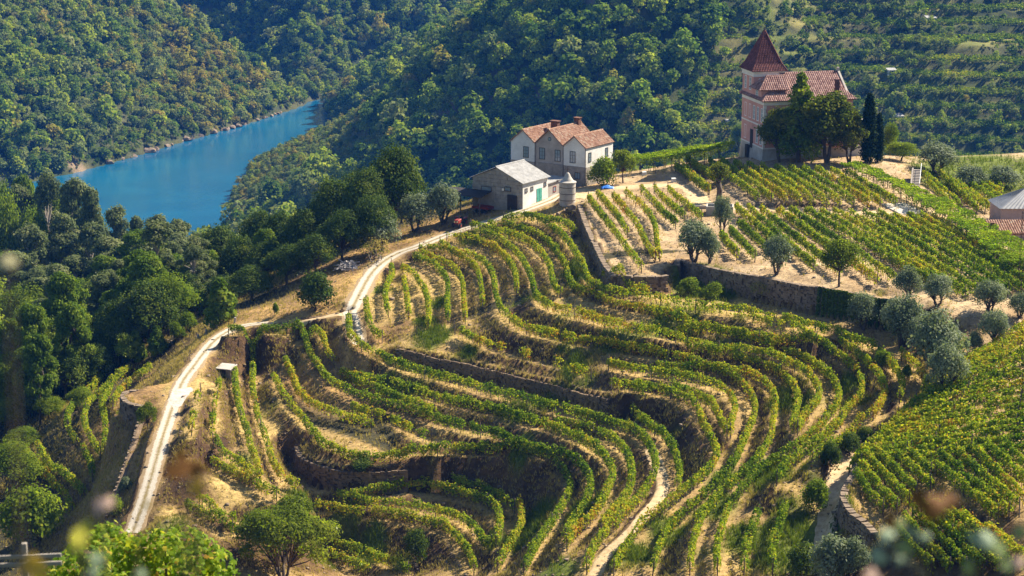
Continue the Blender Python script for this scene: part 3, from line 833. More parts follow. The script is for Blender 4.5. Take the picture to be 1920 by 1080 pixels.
def coarse_colors():
    x, y, z = XX.ravel(), YY.ravel(), ZC.ravel()
    n = fbm(x, y, 40, 81, 4); n2 = fbm(x, y, 14, 83, 3)
    c = lerp3((.026, .040, .012), (.075, .075, .028), np.clip(.4 + .9 * n2, 0, 1))  # scrub floor, darkened to paint shade into the gaps between trees
    c = c * (1 - .45 * e[:, None]) if False else c
    rock = smooth(.46, .62, n + .3 * n2)[:, None]
    c = c * (1 - rock) + np.array((.26, .19, .125)) * rock
    e = terr(x, y) * smooth(780, 860, y)
    f = FQ.ravel()
    bench = ((f < .60) * e)[:, None]
    c = c * (1 - bench) + lerp3((.10, .13, .022), (.21, .19, .06), np.clip(.5 + n2, 0, 1)) * bench
    nl = (y < 420) * (x > 40)
    c[nl] = np.array((.10, .11, .04))
    dnb = dist_line(x, y, BANK_NEAR)[0]
    nose = (smooth(85, 45, dnb) * smooth(1330, 1270, y) * smooth(1000, 1040, y) * (z > RIVER_Z + .5) * (x > -170))[:, None]
    c = c * (1 - nose) + lerp3((.13, .135, .035), (.27, .225, .085), np.clip(.5 + n2, 0, 1)) * nose
    bed = smooth(1.4, .5, np.abs(z - RIVER_Z - .9))[:, None] * .4
    c = c * (1 - bed) + np.array((.15, .13, .10)) * bed
    return c
cm = 0.5 * (XX[:-1, :-1] + XX[1:, 1:]); cmy = 0.5 * (YY[:-1, :-1] + YY[1:, 1:])
hole = (cm > FX0) & (cm < FX1) & (cmy > FY0) & (cmy < FY1)
me = mesh_np('hills', np.stack([XX.ravel(), YY.ravel(), ZC.ravel()], -1), grid_faces(len(gx), len(gy), ~hole), M['ground'], True, colors=coarse_colors())
put(link('hills', me), kind='structure')

# the river
def water_material():
    m, nt, out = new_mat('river_water')
    pos = coords(nt)
    mp = N(nt, 'ShaderNodeMapping'); mp.inputs['Scale'].default_value = (.5, .16, 1); nt.links.new(pos, mp.inputs['Vector'])
    w = noise(nt, .8, 4.0, mp.outputs[0]); w2 = noise(nt, .016, 3.0, pos)
    col = ramp(nt, w2, [(.3, (.003, .066, .142)), (.7, (.006, .100, .190))])
    surface(nt, out, col, .16, w, .10, .5)
    return m
M['water'] = water_material()
me = mesh_np('river', np.array([(-880, 600, RIVER_Z), (920, 600, RIVER_Z), (920, 1700, RIVER_Z), (-880, 1700, RIVER_Z)]), np.array([(0, 1, 2, 3)]), M['water'])
put(link('river', me), kind='structure')

# roads and tracks
def strip(name, key, mat, width=None, lift=.06, jag=.25):
    P, w = roads3[key]; w = width or w
    P = resample(P, .45)
    t = np.gradient(P[:, :2], axis=0); t /= np.linalg.norm(t, axis=1)[:, None]
    n = np.stack([t[:, 1], -t[:, 0]], -1)
    k = 9
    cs = np.linspace(-1, 1, k)
    vs, uv = [], []
    for j, c in enumerate(cs):
        ww = w * (1 + (jag * fbm(P[:, 0], P[:, 1] + 50 * j, 2.5, 91, 2) if abs(c) == 1 else 0))
        q = P[:, :2] + n * (c * ww)[:, None] if np.ndim(ww) else P[:, :2] + n * c * ww
        z = ground(q[:, 0], q[:, 1]) + (lift if abs(c) < 1 else lift - .05)
        vs.append(np.column_stack([q, z])); uv.append(np.column_stack([np.full(len(P), c), np.arange(len(P)) * .45]))
    vs = np.stack(vs, 1).reshape(-1, 3); uv = np.stack(uv, 1).reshape(-1, 2)
    me = mesh_np(name, vs, grid_faces(k, len(P)), mat, True, uv=uv)
    put(link(name, me), kind='structure')
strip('road', 'road', M['road'], 1.6, jag=.4)
strip('road', 'lower', M['road'], 1.35, lift=.07, jag=.4)
strip('path', 'link', M['sand'], 1.0, lift=.05)
strip('path', 'field', M['sand'], 1.5)
strip('path', 'valley', M['sand'], .8, lift=.05)
strip('path', 'slope', M['sand'], 1.2)
strip('path', 'yard', M['sand'], 1.8)
# concrete apron where the lower track forks
ap = np.array([hit(u, v) for u, v in [(322, 738), (330, 730), (346, 728), (358, 727), (364, 732), (350, 746), (340, 762), (326, 768), (316, 755)]])
ctr = ap.mean(0); ctr[2] = float(ground(ctr[0], ctr[1]))
av = [ctr + np.array([0, 0, .12])] + [np.array([*p[:2], float(ground(p[0], p[1])) + .09]) for p in ap] + [np.array([*(ctr[:2] * .5 + p[:2] * .5), float(ground(*(ctr[:2] * .5 + p[:2] * .5))) + .11]) for p in ap]
nb = len(ap)
af = [(0, nb + 1 + i, nb + 1 + (i + 1) % nb) for i in range(nb)]
af += [(nb + 1 + i, 1 + i, 1 + (i + 1) % nb) for i in range(nb)] + [(nb + 1 + i, 1 + (i + 1) % nb, nb + 1 + (i + 1) % nb) for i in range(nb)]
put(link('pavement', mesh_np('pavement', np.array(av), np.array(af), M['apron'], True)), kind='structure')

# ------------------------------------------------------------------ leaves
def unit(v): return v / (np.linalg.norm(v, axis=-1, keepdims=True) + 1e-9)

def leaf_quads(c, nrm, size, rng, aspect=1.0, fold=0.0):
    n = len(c)
    nrm = unit(nrm)
    a = unit(np.cross(nrm, unit(rng.normal(size=(n, 3)))))
    b = np.cross(nrm, a)
    s = np.asarray(size).reshape(-1, 1) * .5
    w = rng.uniform(.8, 1.2, (n, 1))
    v = np.stack([c - a * s * w - b * s * aspect * .35, c + a * s * w * .35 - b * s * aspect, c + a * s * w + b * s * aspect * .35, c - a * s * w * .35 + b * s * aspect], 1)
    return v.reshape(-1, 3)

def quad_faces(n): return np.arange(4 * n, dtype=np.int32).reshape(-1, 4)

# ------------------------------------------------------------------ vine rows
def post_mesh():
    return Build().add([(-.055, -.055, -.4), (.055, -.055, -.4), (.055, .055, -.4), (-.055, .055, -.4), (-.045, -.045, 2.1), (.045, -.045, 2.1), (.045, .045, 2.1), (-.045, .045, 2.1)],
                       [(0, 3, 2, 1), (4, 5, 6, 7), (0, 1, 5, 4), (1, 2, 6, 5), (2, 3, 7, 6), (3, 0, 4, 7)]).mesh('post', M['post'])
POST = post_mesh()
ORD = ['first', 'second', 'third', 'fourth', 'fifth', 'sixth', 'seventh', 'eighth', 'ninth', 'tenth', 'eleventh', 'twelfth', 'thirteenth', 'fourteenth', 'fifteenth', 'sixteenth',
       'seventeenth', 'eighteenth', 'nineteenth', 'twentieth', 'twenty-first', 'twenty-second', 'twenty-third', 'twenty-fourth', 'twenty-fifth', 'twenty-sixth', 'twenty-seventh', 'twenty-eighth']
BLOCK = {  # hue shift, leaves per metre, height, width, label pattern, group
 'upper': (.09, 115, 1.78, .64, 'curving vine row on the upper terraces, {} row down from the field wall', 'vine rows curving round the upper terraces'),
 'lower': (.06, 120, 1.85, .74, 'curving vine row on the lower terraces, {} row down from the ridge track', 'vine rows curving round the lower terraces'),
 'foot': (.03, 100, 1.8, .8, 'short vine row by the shaded track at the valley foot, {} from the shrubs', 'vine rows at the foot of the valley'),
 'left': (.04, 100, 1.8, .8, 'vine row on the steep plot below the pale track, {} from the round wall', 'vine rows below the pale track'),
 'corner': (.08, 105, 1.75, .58, 'straight vine row on the walled corner plot, {} from the wall edge', 'vine rows on the walled corner plot'),
 'field_top': (.03, 150, 1.8, .60, 'straight vine row in the field before the pink mansion, {} from the white house', 'vine rows in front of the mansion'),
 'field_low': (.02, 150, 1.8, .60, 'straight vine row in the lower plateau field, {} from the water trough', 'vine rows of the lower plateau field'),
 'field_east': (.03, 140, 1.75, .60, 'straight vine row beyond the pergola by the stairs, {} from the stairs', 'vine rows beyond the pergola'),
 'slope_low': (.05, 120, 1.7, .60, 'dense vine row low on the right slope, {} from the shaded track', 'vine rows down the right slope'),
 'slope_high': (.10, 125, 1.65, .80, 'bright leafy vine row across the upper right slope, {} down from the olive trees', 'vine rows across the upper right slope'),
}
LEAF_TOTAL = 0
def vine_row(blk, P, dens, idx):
    global LEAF_TOTAL
    shift, lpm, H, W, pat, grp = BLOCK[blk]
    P = P.copy(); P[:, 2] = ground(P[:, 0], P[:, 1])
    seg = np.linalg.norm(np.diff(P[:, :2], axis=0), axis=1); s = np.concatenate([[0], np.cumsum(seg)]); L = s[-1]
    o = P[0]
    near = P[len(P) // 2]
    root = thing('vine_row', tuple(o), pat.format(ORD[idx]), 'vine row', grp)
    rng = np.random.default_rng(1000 + idx + 97 * len(blk) + int(abs(o[0]) * 10))
    nv = max(2, int(L / 1.05))
    vpos = (np.arange(nv) + .5) * L / nv + rng.uniform(-.2, .2, nv)
    vig = np.clip(rng.normal(1.0, .14 if blk.startswith('field') else .22, nv), .35, 1.5)                      # how strong each plant is
    vig *= 1 + .25 * np.sin(vpos / 9 + idx)
    gone = rng.random(nv) > (.97 if dens > .65 else dens * 1.15)
    vig[gone] = 0.0
    vh = np.clip(rng.normal(H, .14, nv), H - .45, H + .4)
    rowtone = rng.normal(0, .04)
    patch = .22 * fbm(np.interp(vpos, s, P[:, 0]), np.interp(vpos, s, P[:, 1]), 14, 33, 2)
    vt = np.clip(.50 + shift + rowtone + patch + rng.normal(0, .07, nv), .1, .98)
    n = int(L * lpm * (0.9 if dens > .65 else dens + .15))
    if n < 8: n = 8
    pv = vig / max(vig.sum(), 1e-6) if vig.sum() > 0 else np.full(nv, 1 / nv)
    pick = rng.choice(nv, n, p=pv)
    t = np.clip(vpos[pick] + rng.normal(0, .36, n), 0, L)
    c = np.stack([np.interp(t, s, P[:, k]) for k in range(3)], -1)
    d = np.stack([np.interp(t, s, np.gradient(P[:, 0])), np.interp(t, s, np.gradient(P[:, 1]))], -1); d = unit(d)
    side = np.stack([-d[:, 1], d[:, 0]], -1)
    th = rng.uniform(-.35, math.pi + .35, n)                               # section: a rounded hedge, open below
    rad = rng.uniform(.62, 1.08, n)
    hh = vh[pick]
    lat = np.cos(th) * W * .5 * rad * (.8 + .3 * vig[pick])
    low = .62
    z = low + (hh - low) * (.42 + .58 * np.sin(th) * rad)
    shoot = rng.random(n) < .05
    z[shoot] += rng.uniform(.1, .45, shoot.sum()); lat[shoot] *= 1.3
    hang = rng.random(n) < .10
    z[hang] = rng.uniform(.35, .8, hang.sum()); lat[hang] *= .6
    p = c.copy(); p[:, :2] += side * lat[:, None]; p[:, 2] += z
    nr = np.stack([side[:, 0] * np.cos(th), side[:, 1] * np.cos(th), np.sin(th) + .25], -1)
    nr = unit(nr) + rng.normal(0, .55, (n, 3))
    tone = vt[pick] + rng.normal(0, .15, n) + .10 * (z < .75) + .05 * shoot
    sz = rng.uniform(.15, .29, n)
    if blk == 'slope_high': sz *= 1.1
    v = leaf_quads(p - o, nr, sz, rng)
    link('foliage', mesh_np('vine_foliage', v, quad_faces(n), M['vine'], attrs={'tone': np.clip(tone, 0, 1)}), root)
    LEAF_TOTAL += n
    # twisted stocks, one per plant
    b = Build()
    for q, ok in zip(vpos, vig > 0):
        if not ok: continue
        x, y, zz = (float(np.interp(q, s, P[:, k])) for k in range(3))
        x -= o[0]; y -= o[1]; zz -= o[2]
        j = rng.normal(0, .07, 4)
        b.tube([(x, y, zz - .15), (x + j[0], y + j[1], zz + .35), (x + j[2], y + j[3], zz + .85)], [.05, .035, .025], 3, False)
    if b.v: put(b.obj('stems', M['bark'], root), kind='stuff')
    npst = max(2, int(round(L / 6.0)))
    for q in np.linspace(.1, L - .1, npst):
        x, y, zz = (float(np.interp(q, s, P[:, k])) for k in range(3))
        link('post', POST, root, (x - o[0], y - o[1], zz - o[2]), (rng.normal(0, .04), rng.normal(0, .04), rng.uniform(0, 3)))
    return root
counts = {}
for blk, P, dens in rows:
    if math.dist(P[0][:2], P[-1][:2]) < .5 and len(P) < 4: continue
    k = counts.get(blk, 0); counts[blk] = k + 1
    vine_row(blk, P, dens, k)
print('vines', LEAF_TOTAL, round(time.time() - T0, 1))
# ------------------------------------------------------------------ dry stone walls
M['earth_stone'] = plain('earthy_schist', (.075, .050, .032), (.23, .16, .095), .9, .92, .05, fine=9, obj_space=False)
def stone_blocks(rng, cx, cy, cz, tx, ty, nx, ny, w, h, dp):
    """one rough block, centre and frame given; 8 corners jittered"""
    vs = []
    for sz in (-1, 1):
        for a, b in ((-1, -1), (1, -1), (1, 1), (-1, 1)):
            ja, jb, jz = rng.uniform(.82, 1.12, 3)
            la, lb, lz = a * w * .5 * ja, b * dp * .5 * jb, sz * h * .5 * jz
            vs.append((cx + tx * la + nx * lb, cy + ty * la + ny * lb, cz + lz))
    return vs
BOXF = [(0, 3, 2, 1), (4, 5, 6, 7), (0, 1, 5, 4), (1, 2, 6, 5), (2, 3, 7, 6), (3, 0, 4, 7)]
WALL_LABEL = {'plot': 'tall stone wall holding up the corner plot, running towards the white house', 'front_low': 'low broken stone wall under the corner plot, facing the terraces',
 'field': 'long high stone wall below the plateau field, partly hung with ivy', 'mid': 'long shaded stone wall across the middle of the terraces', 'low': 'high curved stone wall above the lowest hollow of the terraces',
 'loop': 'rounded stone wall round the turning place on the pale track', 'track': 'straight stone wall under the steep part of the pale track', 'bank': 'small dark stone wall under the grassy ridge link path',
 'slope': 'curved stone wall holding up the right vineyard beside the shaded track'}
for key, (P, n, h) in walls3.items():
    rng = np.random.default_rng(300 + len(key) + int(P[0, 1]))
    if key in ('mid', 'low'):                                        # half sunk under the grassy edge
        P = P.copy(); P[:, 2] -= .40 + .25 * fbm(P[:, 0], P[:, 1], 5, 77, 2); h = h - .35
    o = P[len(P) // 2].copy()
    root = thing('stone_wall', tuple(o), WALL_LABEL[key], 'wall')
    Q = P - o
    # core: a leaning solid wall, face at +0.42, back at -0.35
    k = len(Q)
    prof = [(-.35, -.05), (.10, -.02), (.34, -.06), (.62, None), (.62, 'b'), (-.35, 'b')]
    vs = []
    for i in range(k):
        nx, ny = n[i]
        hh = h[i]
        for a, z in ((-.35, -.10), (.12, -.04), (.36, -.10), (.56, -hh - .1), (.56, -hh - .9), (-.35, -hh - .9)):
            vs.append((Q[i, 0] + nx * a, Q[i, 1] + ny * a, Q[i, 2] + z))
    b = Build(); fs = []
    for i in range(k - 1):
        for j in range(6):
            fs.append((i * 6 + j, i * 6 + (j + 1) % 6, (i + 1) * 6 + (j + 1) % 6, (i + 1) * 6 + j))
    fs += [tuple(range(6)), tuple(range((k - 1) * 6, k * 6))[::-1]]
    b.add([(p[0], p[1], p[2] + (.14 if key == 'track' else 0)) for p in vs], fs); b.obj('wall_core', M['earth_stone' if key == 'track' else 'mortar'], root)
    sb = Build(); cb = Build()
    t = np.gradient(P[:, :2], axis=0); t /= np.linalg.norm(t, axis=1)[:, None]
    seg = np.linalg.norm(np.diff(P[:, :2], axis=0), axis=1); s = np.concatenate([[0], np.cumsum(seg)]); L = s[-1]
    z = 0.0; course = 0
    while z < h.max() + .3:
        ch = rng.uniform(.24, .42)
        q = rng.uniform(0, .4)
        while q < L:
            w = rng.uniform(.28, .9)
            m = q + w / 2
            if m < L:
                i = min(int(np.searchsorted(s, m)), k - 1)
                if z + ch * .5 < h[i] + .25:
                    a = .38 + .20 * (z / h[i]) + rng.uniform(-.05, .06)
                    x, y = Q[i, 0] + n[i, 0] * a, Q[i, 1] + n[i, 1] * a
                    sb.add(stone_blocks(rng, x, y, Q[i, 2] - z - ch / 2 + rng.normal(0, .05), t[i, 0], t[i, 1], n[i, 0], n[i, 1], w, ch * rng.uniform(.85, 1.3), .34), BOXF)
            q += w
        z += ch; course += 1
    put(sb.obj('stones', M['earth_stone' if key in ('mid', 'low', 'bank') else 'stone'], root), kind='stuff')
    q = 0.0
    while q < L:                                                    # coping stones along the top
        w = rng.uniform(.5, 1.1); i = min(int(np.searchsorted(s, q + w / 2)), k - 1)
        cb.add(stone_blocks(rng, Q[i, 0] + n[i, 0] * .12, Q[i, 1] + n[i, 1] * .12, Q[i, 2] + .05, t[i, 0], t[i, 1], n[i, 0], n[i, 1], w, .2, .8), BOXF)
        q += w
    if key in ('plot', 'front_low', 'field', 'loop', 'slope'): put(cb.obj('coping', M['stone'], root), kind='stuff')

# ------------------------------------------------------------------ trees
M['oak'] = foliage('oak_leaves', [(0, (.022, .046, .008)), (.5, (.075, .115, .016)), (1, (.21, .235, .03))], .25, .15, .2)
M['olive'] = foliage('olive_leaves', [(0, (.07, .095, .05)), (.5, (.185, .22, .125)), (1, (.36, .38, .24))], .25, .2, .15)
M['pine'] = foliage('pine_needles', [(0, (.03, .07, .010)), (.5, (.120, .180, .018)), (1, (.27, .31, .035))], .3, .1, .2)
M['euca'] = foliage('eucalyptus_leaves', [(0, (.05, .072, .030)), (.5, (.135, .165, .062)), (1, (.27, .275, .12))], .3, .15, .2)
M['broad'] = foliage('broad_leaves', [(0, (.05, .09, .010)), (.5, (.15, .205, .018)), (1, (.32, .345, .03))], .45, .07, .2)
M['garden'] = foliage('garden_tree_leaves', [(0, (.035, .06, .010)), (.5, (.13, .155, .02)), (1, (.34, .28, .04))], .5, .08, .2)
M['cypress'] = foliage('cypress_leaves', [(0, (.006, .016, .006)), (.5, (.014, .032, .010)), (1, (.035, .06, .016))], .15, .1, .1)
M['feather'] = foliage('feathery_leaves', [(0, (.05, .075, .008)), (.5, (.14, .18, .016)), (1, (.27, .29, .03))], .5, .1, .05)
M['far_green'] = foliage('hillside_leaves', [(0, (.034, .074, .013)), (.45, (.15, .225, .026)), (1, (.40, .42, .05))], .35, .04, .7)
M['far_olive'] = foliage('hillside_olive_leaves', [(0, (.07, .115, .035)), (.5, (.18, .22, .065)), (1, (.33, .33, .11))], .3, .04, .5)
M['far_warm'] = foliage('hillside_autumn_leaves', [(0, (.12, .14, .02)), (.5, (.30, .28, .035)), (1, (.36, .25, .07))], .3, .04, .5)

def crown_cloud(rng, lobes, n, size, up=.35, aspect=1.0, shell=(.72, 1.06), under=.55):
    """leaves spread over the outside of many lobes"""
    C = np.array([l[:3] for l in lobes]); R = np.array([l[3:6] for l in lobes]); T = rng.normal(0, .13, len(lobes))
    w = (R[:, 0] * R[:, 2]) ** .9; pick = rng.choice(len(lobes), n, p=w / w.sum())
    d = unit(rng.normal(size=(n, 3)))
    flip = (d[:, 2] < -.25) & (rng.random(n) < under)
    d[flip, 2] *= -1
    c = C[pick] + d * R[pick] * rng.uniform(*shell, (n, 1)) * (1 + .18 * rng.normal(size=(n, 1)))
    nr = d + np.array([0, 0, up]) + rng.normal(0, .5, (n, 3))
    sz = rng.uniform(*size, n)
    tone = np.clip(.5 + T[pick] + rng.normal(0, .13, n), 0, 1)
    return leaf_quads(c, nr, sz, rng, aspect), tone

def limbs(lobes, base_r, trunk_h, rng, stems=1, spread=.3, n=6):
    b = Build()
    tops = []
    for k in range(stems):
        a = rng.uniform(0, 6.28); off = spread * (0 if stems == 1 else 1)
        x, y = math.cos(a) * off, math.sin(a) * off
        top = (x * 2 + rng.normal(0, .15), y * 2 + rng.normal(0, .15), trunk_h)
        b.tube([(x * .3, y * .3, -.6), (x * .5, y * .5, .2), ((x + top[0]) / 2 + rng.normal(0, .1), (y + top[1]) / 2, trunk_h * .55), top], [base_r * 1.35, base_r, base_r * .85, base_r * .7], n)
        tops.append(top)
    for l in lobes:
        s = min(tops, key=lambda t: (t[0] - l[0]) ** 2 + (t[1] - l[1]) ** 2)
        m = ((s[0] + l[0]) / 2 + rng.normal(0, .2), (s[1] + l[1]) / 2 + rng.normal(0, .2), s[2] * .45 + l[2] * .55 - .2)
        b.tube([s, m, (l[0], l[1], l[2])], [base_r * .55, base_r * .32, base_r * .10], 4, False)
    return b

def lobes_round(rng, n, W, z0, H, r=(.22, .34), flat=.8):
    out = []
    for i in range(n):
        a = i * 2.4 + rng.uniform(-.4, .4); u = math.sqrt((i + .5) / n)
        rr = rng.uniform(*r) * W * rng.uniform(.72, 1.18)
        rad = max(0, W / 2 - rr * .9) * u * rng.uniform(.78, 1.18)
        zc = z0 + (H - z0) * (.30 + .50 * math.sqrt(max(0, 1 - u * u)) * rng.uniform(.7, 1.15) + rng.uniform(-.12, .08))
        zc = min(zc, H - rr * flat * .8)
        out.append((rad * math.cos(a), rad * math.sin(a), max(zc, z0 + rr * flat * .6), rr, rr, rr * flat))
    return out

PROTO = {}
def proto(kind, seed):
    key = (kind, seed)
    if key in PROTO: return PROTO[key]
    rng = np.random.default_rng(hash(kind) % 1 + sum(map(ord, kind)) * 31 + seed)
    asp = 1.0
    if kind == 'olive':
        H, W = 6.0, 6.4; lo = lobes_round(rng, 22, W, .35, H, (.13, .25), .95); n, sz, mat, bark, tr = 5200, (.16, .32), 'olive', 'bark', (.26, 1.1, 3)
    elif kind == 'oak':
        H, W = 12.0, 12.0; lo = lobes_round(rng, 34, W, 1.2, H, (.11, .23), .9); n, sz, mat, bark, tr = 14000, (.20, .42), 'oak', 'bark', (.38, 3.0, 1)
    elif kind == 'pine':
        H, W = 13.0, 8.5; lo = []
        for i in range(42):
            t = rng.uniform(0, 1) ** .8; a = i * 2.4; z = 4.6 + t * 7.6
            rad = (W / 2) * (1 - .72 * t ** 1.5) * rng.uniform(.45, 1.0)
            rr = rng.uniform(.75, 1.25)
            lo.append((rad * math.cos(a), rad * math.sin(a), z, rr, rr, rr * .75))
        n, sz, mat, bark, tr = 15000, (.15, .32), 'pine', 'bark', (.26, 9.5, 1); asp = 1.9
    elif kind == 'young_pine':
        H, W = 5.0, 3.8; lo = []
        for i in range(26):
            t = (i + .5) / 26; a = i * 2.4; rad = (W / 2) * (1 - t) ** .7 * rng.uniform(.5, 1.0); rr = rng.uniform(.45, .65) * (1.1 - .45 * t)
            lo.append((rad * math.cos(a), rad * math.sin(a), .7 + 3.9 * t, rr, rr, rr))
        n, sz, mat, bark, tr = 3000, (.18, .34), 'pine', 'bark', (.10, 4.0, 1); asp = 1.9
    elif kind == 'eucalyptus':
        H, W = 22.0, 10.0; lo = []
        for i in range(34):
            t = rng.uniform(0, 1); a = i * 2.4; z = 7.0 + 14 * t
            rad = (W / 2) * math.sin(math.pi * (.18 + .75 * t)) * rng.uniform(.2, 1.0)
            rr = rng.uniform(.9, 1.7)
            lo.append((rad * math.cos(a), rad * math.sin(a), z, rr, rr, rr * .85))
        n, sz, mat, bark, tr = 12000, (.20, .44), 'euca', 'pale_bark', (.34, 14.0, 1); asp = 1.6
    elif kind == 'broadleaf':
        H, W = 7.0, 7.0; lo = lobes_round(rng, 22, W, .7, H, (.12, .25), .9); n, sz, mat, bark, tr = 10000, (.12, .25), 'broad', 'bark', (.20, 1.9, 1)
    elif kind == 'sparse':
        H, W = 6.5, 6.5; lo = lobes_round(rng, 22, W, 1.3, H, (.11, .2), .95); n, sz, mat, bark, tr = 4200, (.18, .32), 'feather', 'bark', (.18, 2.1, 1)
    elif kind == 'garden':
        H, W = 13.0, 9.8; lo = lobes_round(rng, 40, W, .9, H, (.11, .2), 1.0); n, sz, mat, bark, tr = 11000, (.26, .5), 'garden', 'bark', (.32, 3.0, 2)
    elif kind == 'conical':
        H, W = 15.5, 8.0; lo = []
        for i in range(40):
            t = (i + .5) / 40; a = i * 2.4; rad = (W / 2) * (1 - t) ** .85 * rng.uniform(.5, .95); rr = rng.uniform(.85, 1.35) * (1.15 - .6 * t)
            lo.append((rad * math.cos(a), rad * math.sin(a), 2.0 + 12.6 * t, rr, rr, rr * 1.1))
        n, sz, mat, bark, tr = 7500, (.26, .48), 'broad', 'bark', (.34, 11.0, 1)
    elif kind == 'cypress':
        H, W = 11.0, 2.8; lo = []
        for i in range(30):
            t = (i + .5) / 30; a = i * 2.4; rr = (.35 + .85 * math.sin(math.pi * min(1, .25 + .68 * t)) ** .8) * .72; rad = .42 * (1 - t)
            lo.append((rad * math.cos(a), rad * math.sin(a), .6 + 10.2 * t, rr, rr, 1.0))
        n, sz, mat, bark, tr = 4600, (.18, .34), 'cypress', 'bark', (.18, 8.0, 1); asp = 1.5
    elif kind == 'shrub':
        H, W = 2.8, 3.6; lo = lobes_round(rng, 18, W, -.15, H, (.13, .27), .95); n, sz, mat, bark, tr = 4200, (.10, .22), 'broad', 'bark', (.07, .5, 3)
    elif kind == 'feathery':
        H, W = 9.0, 11.0; lo = lobes_round(rng, 46, W, 1.8, H, (.08, .14), .8); n, sz, mat, bark, tr = 17000, (.12, .26), 'feather', 'bark', (.20, 1.6, 4); asp = 1.4
    elif kind == 'pollard':
        H, W = 6.2, 3.6; lo = lobes_round(rng, 12, W, 2.4, H, (.2, .3), .9); n, sz, mat, bark, tr = 1500, (.16, .3), 'garden', 'bark', (.5, 3.0, 1)
    elif kind == 'dead_bush':
        H, W = 2.6, 4.0; lo = lobes_round(rng, 16, W, .2, H, (.12, .2), .8); n, sz, mat, bark, tr = 500, (.10, .2), 'grass', 'pale_bark', (.05, .3, 4)
    if kind == 'shrub' and seed >= 10: mat = 'olive'
    if kind == 'shrub' and 5 <= seed < 10: mat = 'oak'
    v, tone = crown_cloud(rng, lo, n, sz, aspect=asp)
    cm_ = mesh_np(kind + '_crown', v, quad_faces(n), M[mat], attrs={'tone': tone})
    tm = limbs(lo, tr[0], tr[1], rng, tr[2], .35).mesh(kind + '_trunk', M[bark], sm=True)
    PROTO[key] = (cm_, tm, H, W)
    return PROTO[key]

TREENAME = {'olive': ('olive_tree', 'olive tree'), 'oak': ('oak_tree', 'tree'), 'pine': ('pine_tree', 'pine tree'), 'young_pine': ('young_pine', 'pine tree'), 'eucalyptus': ('eucalyptus_tree', 'tree'),
            'broadleaf': ('broadleaf_tree', 'tree'), 'sparse': ('young_tree', 'tree'), 'garden': ('garden_tree', 'tree'), 'conical': ('conical_tree', 'tree'), 'cypress': ('cypress_tree', 'cypress'),
            'shrub': ('shrub', 'shrub'), 'feathery': ('feathery_tree', 'tree'), 'pollard': ('pollarded_tree', 'tree'), 'dead_bush': ('dry_bush', 'bush')}
PLACED = []
def tree(kind, p, h, w, label, group=None, seed=0, rz=None):
    cm_, tm, H, W = proto(kind, seed)
    nm, cat = TREENAME[kind]
    r = thing(nm, tuple(p), label, cat, group, random.uniform(0, 6.28) if rz is None else rz)
    sc_ = (w / W, w / W, h / H)
    link('crown', cm_, r, scale=sc_); link('trunk', tm, r, scale=sc_)
    PLACED.append((p[0], p[1], w))
    return r

def tree_px(kind, u, vbase, wpx, hpx, label, group=None, seed=0, dz=0.0):
    """a tree whose foot is seen at a pixel; width and height in photo pixels"""
    p = hit(u, vbase)
    d = math.sqrt(p[1] ** 2 + p[0] ** 2 + p[2] ** 2); s = FPX / d
    return tree(kind, p, hpx / s / .97, wpx / s, label, group, seed)

def tree_top(kind, u, vtop, d, wpx, label, group=None, seed=0):
    """a tree whose foot is hidden: column u at distance d, its top seen at vtop"""
    rx, rz = ray(u, vtop)
    x, z = rx * d, rz * d
    g = float(ground(x, d))
    return tree(kind, (x, d, g), max(3.0, z - g), wpx * d * 1.03 / FPX, label, group, seed)

OL = 'olive trees about the vineyard'
tree_px('olive', 1302, 492, 78, 78, 'round grey olive tree on the plateau edge, left of the slim-trunked olive', OL, 0)
tree_px('olive', 1330, 494, 44, 62, 'small slim-trunked olive tree at the plateau edge above the wall corner', OL, 1)
tree_px('olive', 1354, 440, 42, 70, 'tall thin olive tree in front of the concrete water trough', OL, 2)
tree_px('olive', 1456, 515, 62, 74, 'compact dark olive tree alone among the short vine rows', OL, 3)
tree_px('sparse', 1573, 537, 82, 88, 'olive-green tree with a bare trunk at the lower field edge', None, 0)
tree_px('olive', 1700, 562, 56, 60, 'first of three olive trees at the lower field end, above the ivy', OL, 1)
tree_px('olive', 1757, 574, 62, 56, 'second of three olive trees at the lower field end', OL, 2)
tree_px('olive', 1856, 588, 66, 60, 'third of three olive trees at the lower field end, nearest the mast', OL, 0)
tree_px('olive', 1912, 596, 50, 46, 'grey olive bush at the very edge under the mast', OL, 3)
tree_px('olive', 1618, 618, 62, 66, 'small olive tree in the shade below the ivy-hung wall', OL, 2)
tree_px('olive', 1690, 652, 92, 96, 'broad silver olive tree below the wall, upper one of the big pair', OL, 0)
tree_px('olive', 1756, 712, 118, 126, 'largest silver olive tree, in the dip above the right vineyard', OL, 1)
tree_px('olive', 1775, 738, 84, 92, 'silver olive tree crowding the lower side of the largest olive', OL, 3)
tree_px('olive', 1862, 650, 62, 66, 'dark round olive tree at the top corner of the right vineyard', OL, 2)
tree_px('shrub', 1826, 664, 36, 40, 'small grey shrub between the large olives and the right vineyard', None, 10)
tree_px('olive', 1722, 660, 60, 62, 'half-hidden olive tree behind the largest silver olive', OL, 2)
tree_px('olive', 714, 472, 82, 74, 'grey olive tree by the white road, next to the woodpile', OL, 1)
tree_px('olive', 778, 436, 72, 72, 'grey olive tree by the white road, middle one of three', OL, 0)
tree_px('olive', 832, 420, 72, 76, 'grey olive tree by the white road, next to the red tractor', OL, 3)
tree_px('pollard', 1348, 378, 46, 76, 'dark pollarded tree with a thick trunk behind the water trough', None, 0)
tree_px('sparse', 1168, 343, 52, 62, 'small leaning tree with a dark trunk beside the white house', None, 1)
tree_px('shrub', 1130, 350, 58, 52, 'dense bright shrub against the side wall of the white house', None, 0)
